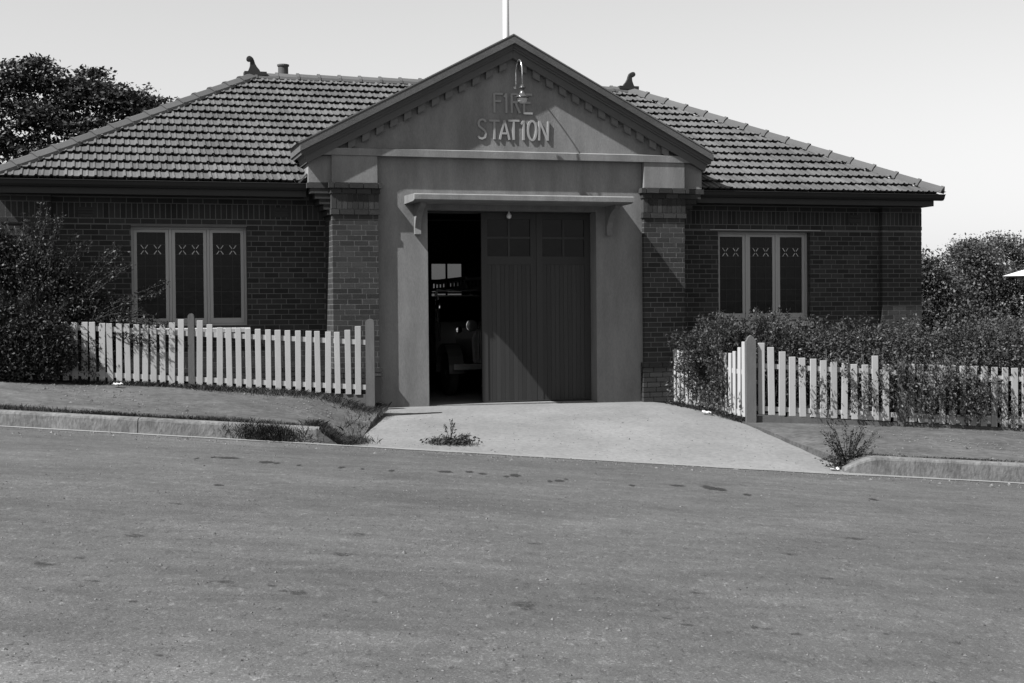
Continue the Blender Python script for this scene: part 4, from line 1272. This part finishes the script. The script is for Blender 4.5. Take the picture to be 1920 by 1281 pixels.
tree('tree', 'lower dark tree showing at the left edge above the eaves', (-17.0, 45, .3), 2.2, tl2, .115, 3200, 'leaf_dark', flat=.4, limb=.13, shell=.1, layered=True)
# trees behind on the right
tree('tree', 'rounded bushy tree standing beyond the right end of the house', (12.95, 40, -1.2), 1.6, [((-.15, 0, 4.3), (.6, .6, .5)), ((.35, .1, 4.15), (.55, .6, .5)), ((-.35, 0, 3.7), (.85, .8, .6)), ((.5, 0, 3.5), (.8, .8, .6)), ((0, 0, 2.9), (1.2, 1, .7)), ((0, 0, 2.1), (1.3, 1, .8)), ((.2, .2, 1.2), (1.4, 1, .8))], .075, 6800, 'leaf', limb=.09, shell=.1, flat=.2)
tree('tree', 'open-topped tree behind the pale roof at the right edge', (16.4, 46, -1.4), 2.2, [((-1.5, 0, 4.75), (.75, .7, .5)), ((-.5, 0, 4.95), (.8, .8, .45)), ((.5, 0, 4.5), (.8, .8, .5)), ((-1.3, 0, 4.0), (.9, .8, .6)), ((0, 0, 3.9), (1.1, 1, .7)), ((-.8, 0, 3.0), (1.4, 1, .8)), ((1.2, 0, 3.4), (1.2, 1, .8)), ((1.0, 0, 2.2), (1.4, 1, .9)), ((-1.0, 0, 2.0), (1.4, 1, .9)), ((2.4, 0, 3.6), (1, .9, .7)), ((0, 0, 1.0), (2, 1, .8))], .08, 6000, 'leaf', limb=.11, shell=.1, flat=.2)
tree('tree', 'small dark tree against the corner of the brick wall', (10.55, 35.5, -.95), 1.2, [((-.25, 0, 3.55), (.45, .5, .45)), ((-.6, 0, 3.3), (.5, .5, .5)), ((.25, 0, 3.05), (.55, .6, .5)), ((-.2, 0, 2.5), (.9, .8, .7)), ((.5, 0, 2.2), (.9, .8, .7)), ((-.3, 0, 1.5), (1.0, .8, .7)), ((.5, 0, 1.2), (1.0, .8, .7)), ((1.2, 0, 1.6), (.9, .8, .7))], .075, 7000, 'leaf', limb=.07, shell=.1)
# thick bushes filling the garden at the right
for k, (x, y, z, r, h, lab) in enumerate(((9.6, 28.2, -.75, 1.2, 1.75, 'large leafy garden bush beside the right end of the wall'), (11.7, 29.5, -.85, 1.35, 1.55, 'broad leafy bush behind the hedge at the right edge'), (11.4, 32.5, -.95, 1.5, 2.45, 'tall leafy bush below the rounded tree'), (13.2, 34.5, -1.1, 1.5, 2.5, 'tall bush in front of the far pale-roofed house'))):
    b = empty('garden_bush', (x, y, z)); tag(b, lab, 'bush')
    P = []
    g = np.random.default_rng(20 + k)
    for j in range(230):
        d = g.normal(size=3); d /= np.linalg.norm(d); d[2] = abs(d[2])
        c = d * np.array([r, r * .8, h]) * g.uniform(.35, 1.0)
        P.append(c + g.normal(size=(130, 3)) * np.array([.20, .20, .08]))
    P = np.concatenate(P); P = P[P[:, 2] > 0]
    soup('foliage', leaf_quads(P, .07, .3), 4, 'leaf', b)
    stm = MB()
    for j in range(7):
        a = g.uniform(0, 6.28); stm.tube([(0, 0, -.3), (.4*r*math.cos(a), .3*r*math.sin(a), .5*h), (.7*r*math.cos(a), .6*r*math.sin(a), .8*h)], [.04, .03, .01], 5)
    stm.build('stems', 'bark', b)

# far house at the right edge
hs = empty('house', (15.81, 36.9, -1.5), R(-24)); tag(hs, 'distant house with pale iron roof at the right edge', 'house')
MB().box(-2.3, 6, .9, 6, 0, 3.86).build('wall', 'board', hs)
rfh = MB().add([(-2.92, -.1, 3.93), (7, -.1, 3.93), (7, 7, 3.93), (-2.92, 7, 3.93), (1.2, 3.4, 5.3), (4, 3.4, 5.3)], [(0, 1, 5, 4), (1, 2, 5), (2, 3, 4, 5), (3, 0, 4), (3, 2, 1, 0)]).build('roof', 'iron', hs)
MB().box(2.6, 3.2, 3.1, 3.7, 5.0, 6.1).build('chimney', 'brick', rfh)
for x in (-1.6, .2, 3.0): MB().box(x - .05, x + .05, .1, .2, 0, 3.928).build('verandah_post', 'board', hs)
MB().box(-2.8, 6, .05, .898, 0, .35).build('verandah_floor', 'board', hs)
for x in (-1.6, 2.2):
    w = MB().box(x, x + .9, .86, .898, 1.4, 2.9).build('window', 'paint_white', hs); MB().box(x + .08, x + .82, .84, .858, 1.48, 2.82).build('pane', 'glass', w)
d = MB().box(.75, 1.65, .86, .898, .35, 2.6).build('door', 'door', hs); MB().box(.82, .88, .82, .86, 1.4, 1.6).build('handle', 'metal', d)

# ------------------------------------------------------------------ grass and weeds
def blades(P, hgt, wid, lean):
    n = len(P)
    a = rng.uniform(0, 2*math.pi, n)
    s = np.stack([np.cos(a), np.sin(a), np.zeros(n)], 1)
    h = (hgt * rng.uniform(.4, 1.3, n))[:, None]
    l = np.stack([rng.normal(size=n), rng.normal(size=n), np.zeros(n)], 1) * lean
    tip = P + l * h + np.array([0, 0, 1]) * h
    mid = P + l * h * .35 + np.array([0, 0, .6]) * h
    w = wid * rng.uniform(.6, 1.3, n)[:, None]
    return np.stack([P - s*w, P + s*w, mid + s*w*.7, tip, mid - s*w*.7], 1).reshape(-1, 3)
def grass_obj(name, P, hgt, wid, lean, label):
    return tag(soup(name, blades(np.array(P), hgt, wid, lean), 5, 'grass'), label, 'grass', kind='stuff')
G = []
for k in range(15000):      # ragged line behind the left kerb
    u = rng.uniform(-9, -2.1)
    dens = .35 + .65 * math.sin(u * 2.3 + 1) ** 2
    if u < -7.2: dens *= .15
    if rng.random() > dens: continue
    v = 18.17 + abs(rng.normal()) * (.10 + .05 * math.sin(u * 1.7))
    G.append((u, v, pathL_z(u, max(0, (v - 18.1) / 3.9)) - .005))
grass_obj('grass', G, .055, .004, .5, 'dark grass line growing along the back of the left kerb')
G = []
for k in range(5000):       # clump hanging over the kerb end
    u = rng.normal(-2.28, .17); v = rng.normal(18.25, .16)
    if u < -2.43 and v < 18.17: continue
    G.append((u, max(v, 17.98), _(u, [-2.5, -2.2], [kerb_z(-2.5), gutter_z(-2.2) + .01])))
for k in range(1500):
    u = rng.normal(-3.1, .22); G.append((u, 17.985 - abs(rng.normal())*.02, rng.uniform(gutter_z(u), kerb_z(u) - .02)))
grass_obj('grass', G, .075, .0035, .7, 'grass clump spilling round the end of the left kerb')
G = []
for k in range(16000):      # foot of the left fence
    u = rng.uniform(-6.6, -1.95)
    w = _(u, [-6.6, -5.2, -4.6, -3.4, -2.4, -1.95], [.08, .08, .16, .22, .32, .30])
    v = fenceL(u) + .05 - abs(rng.normal()) * w
    if rng.random() > .4 + .6 * math.sin(u * 3.1) ** 2: continue
    t = (v - 18.1) / (fenceL(u) + .35 - 18.1)
    G.append((u, v, pathL_z(u, t) - .01))
for k in range(2200):      # straggling tufts where the path runs out into the drive
    u = rng.normal(-2.16, .14); v = rng.choice([rng.normal(22.0, .22), rng.uniform(18.3, 22)], p=[.75, .25])
    if u > -1.93 or u < -2.7: continue
    G.append((u, v, max(pathL_z(u, min(1, max(0, (v - 18.1) / 3.9))), drive_z(u, v)) - .01))
grass_obj('grass', G, .075, .004, .7, 'rough grass along the foot of the left fence')
G = []
for k in range(9000):       # inside the left yard
    u = rng.uniform(-6, -2.3); v = rng.uniform(fenceL(u) + .25, fenceL(u) + .9)
    G.append((u, v, fenceL_z(u) + .02))
grass_obj('grass', G, .13, .005, .4, 'taller grass in the yard behind the left fence')
G = []
for k in range(7000):       # right of the drive
    t = rng.random(); p = A_ + dirv * t
    G.append((p.x - abs(rng.normal())*.10 + .04, p.y - abs(rng.normal())*.06, drive_z(p.x, p.y) - .02))
grass_obj('grass', G, .08, .004, .7, 'grass fringe under the driveway fence')
G = []
for k in range(5000):
    u = rng.uniform(4.6, 9.5); v = 18.17 + abs(rng.normal())*.05
    if rng.random() > .25 + .75 * math.sin(u*1.9)**4: continue
    G.append((u, v, kerb_z(u) - .01))
grass_obj('grass', G, .035, .004, .6, 'thin grass behind the right kerb')

def weed(name, loc, label, stems, low, size):
    w = empty(name, loc); tag(w, label, 'weed')
    specs = [np.array(arch((0, 0, 0), s_, d_)) for s_, d_ in stems]
    branchy(w, specs, size, 60, 'grass', .006, 'grass', .012, 'leaves', .4)
    if low is not None: soup('low_leaves', leaf_quads(low, size * 1.1, .3), 4, 'grass', w)
lowp = np.stack([rng.normal(size=1500) * .14, rng.normal(size=1500) * .10, np.abs(rng.normal(size=1500)) * .035], 1)
weed('weed', (-.82, 18.65, drive_z(-.82, 18.65)), 'forked weed in a low leafy mat on the driveway', [((.02, .0, .30), .05), ((-.07, .02, .24), .02), ((.05, 0, .25), .05), ((.22, -.02, .10), .05), ((.26, .02, .13), .03), ((-.2, 0, .06), .05), ((.15, .03, .12), .03), ((-.1, -.05, .1), .03)] * 2, lowp, .035)
stems = []
for k in range(64):
    a = rng.uniform(0, 6.28); l = rng.uniform(.15, .42)
    stems.append(((math.cos(a)*l*1.05, math.sin(a)*l*.4, rng.uniform(.12, .60)), rng.uniform(0, .12)))
for k in range(6): stems.append(((rng.uniform(.25, .45), rng.normal()*.1, rng.uniform(.3, .5)), .12))
weed('weed', (4.32, 18.35, gutter_z(4.32) + .02), 'tall bushy weed at the start of the right kerb', stems, np.stack([rng.normal(size=900) * .12, rng.normal(size=900) * .08, np.abs(rng.normal(size=900)) * .10], 1), .032)
# a few scraps of paper
def scrap(u, v, z, s, label):
    p = empty('paper_scrap', (u, v, z)); tag(p, label, 'paper')
    n = 5; mb = MB()
    for j in range(n):
        for i in range(n): mb.v.append(((i/(n-1) - .5) * s * 1.6, (j/(n-1) - .5) * s, abs(random.gauss(0, s * .22)) + .004))
    for j in range(n-1):
        for i in range(n-1): mb.f.append((j*n+i, j*n+i+1, (j+1)*n+i+1, (j+1)*n+i))
    mb.build('sheet', 'paper', p); p.rotation_euler = (0, 0, random.uniform(-.5, .5))
scrap(-5.85, 21.05, .53, .09, 'crumpled paper scrap on the footpath before the left fence')
scrap(-2.10, 22.0, .03, .08, 'pale paper scrap in the grass beside the short dark post')
scrap(3.12, 22.85, -.10, .09, 'white paper scrap under the shrub at the driveway edge')
scrap(4.10, 18.12, gutter_z(4.1) + .03, .07, 'white paper scrap at the foot of the tall kerb weed')
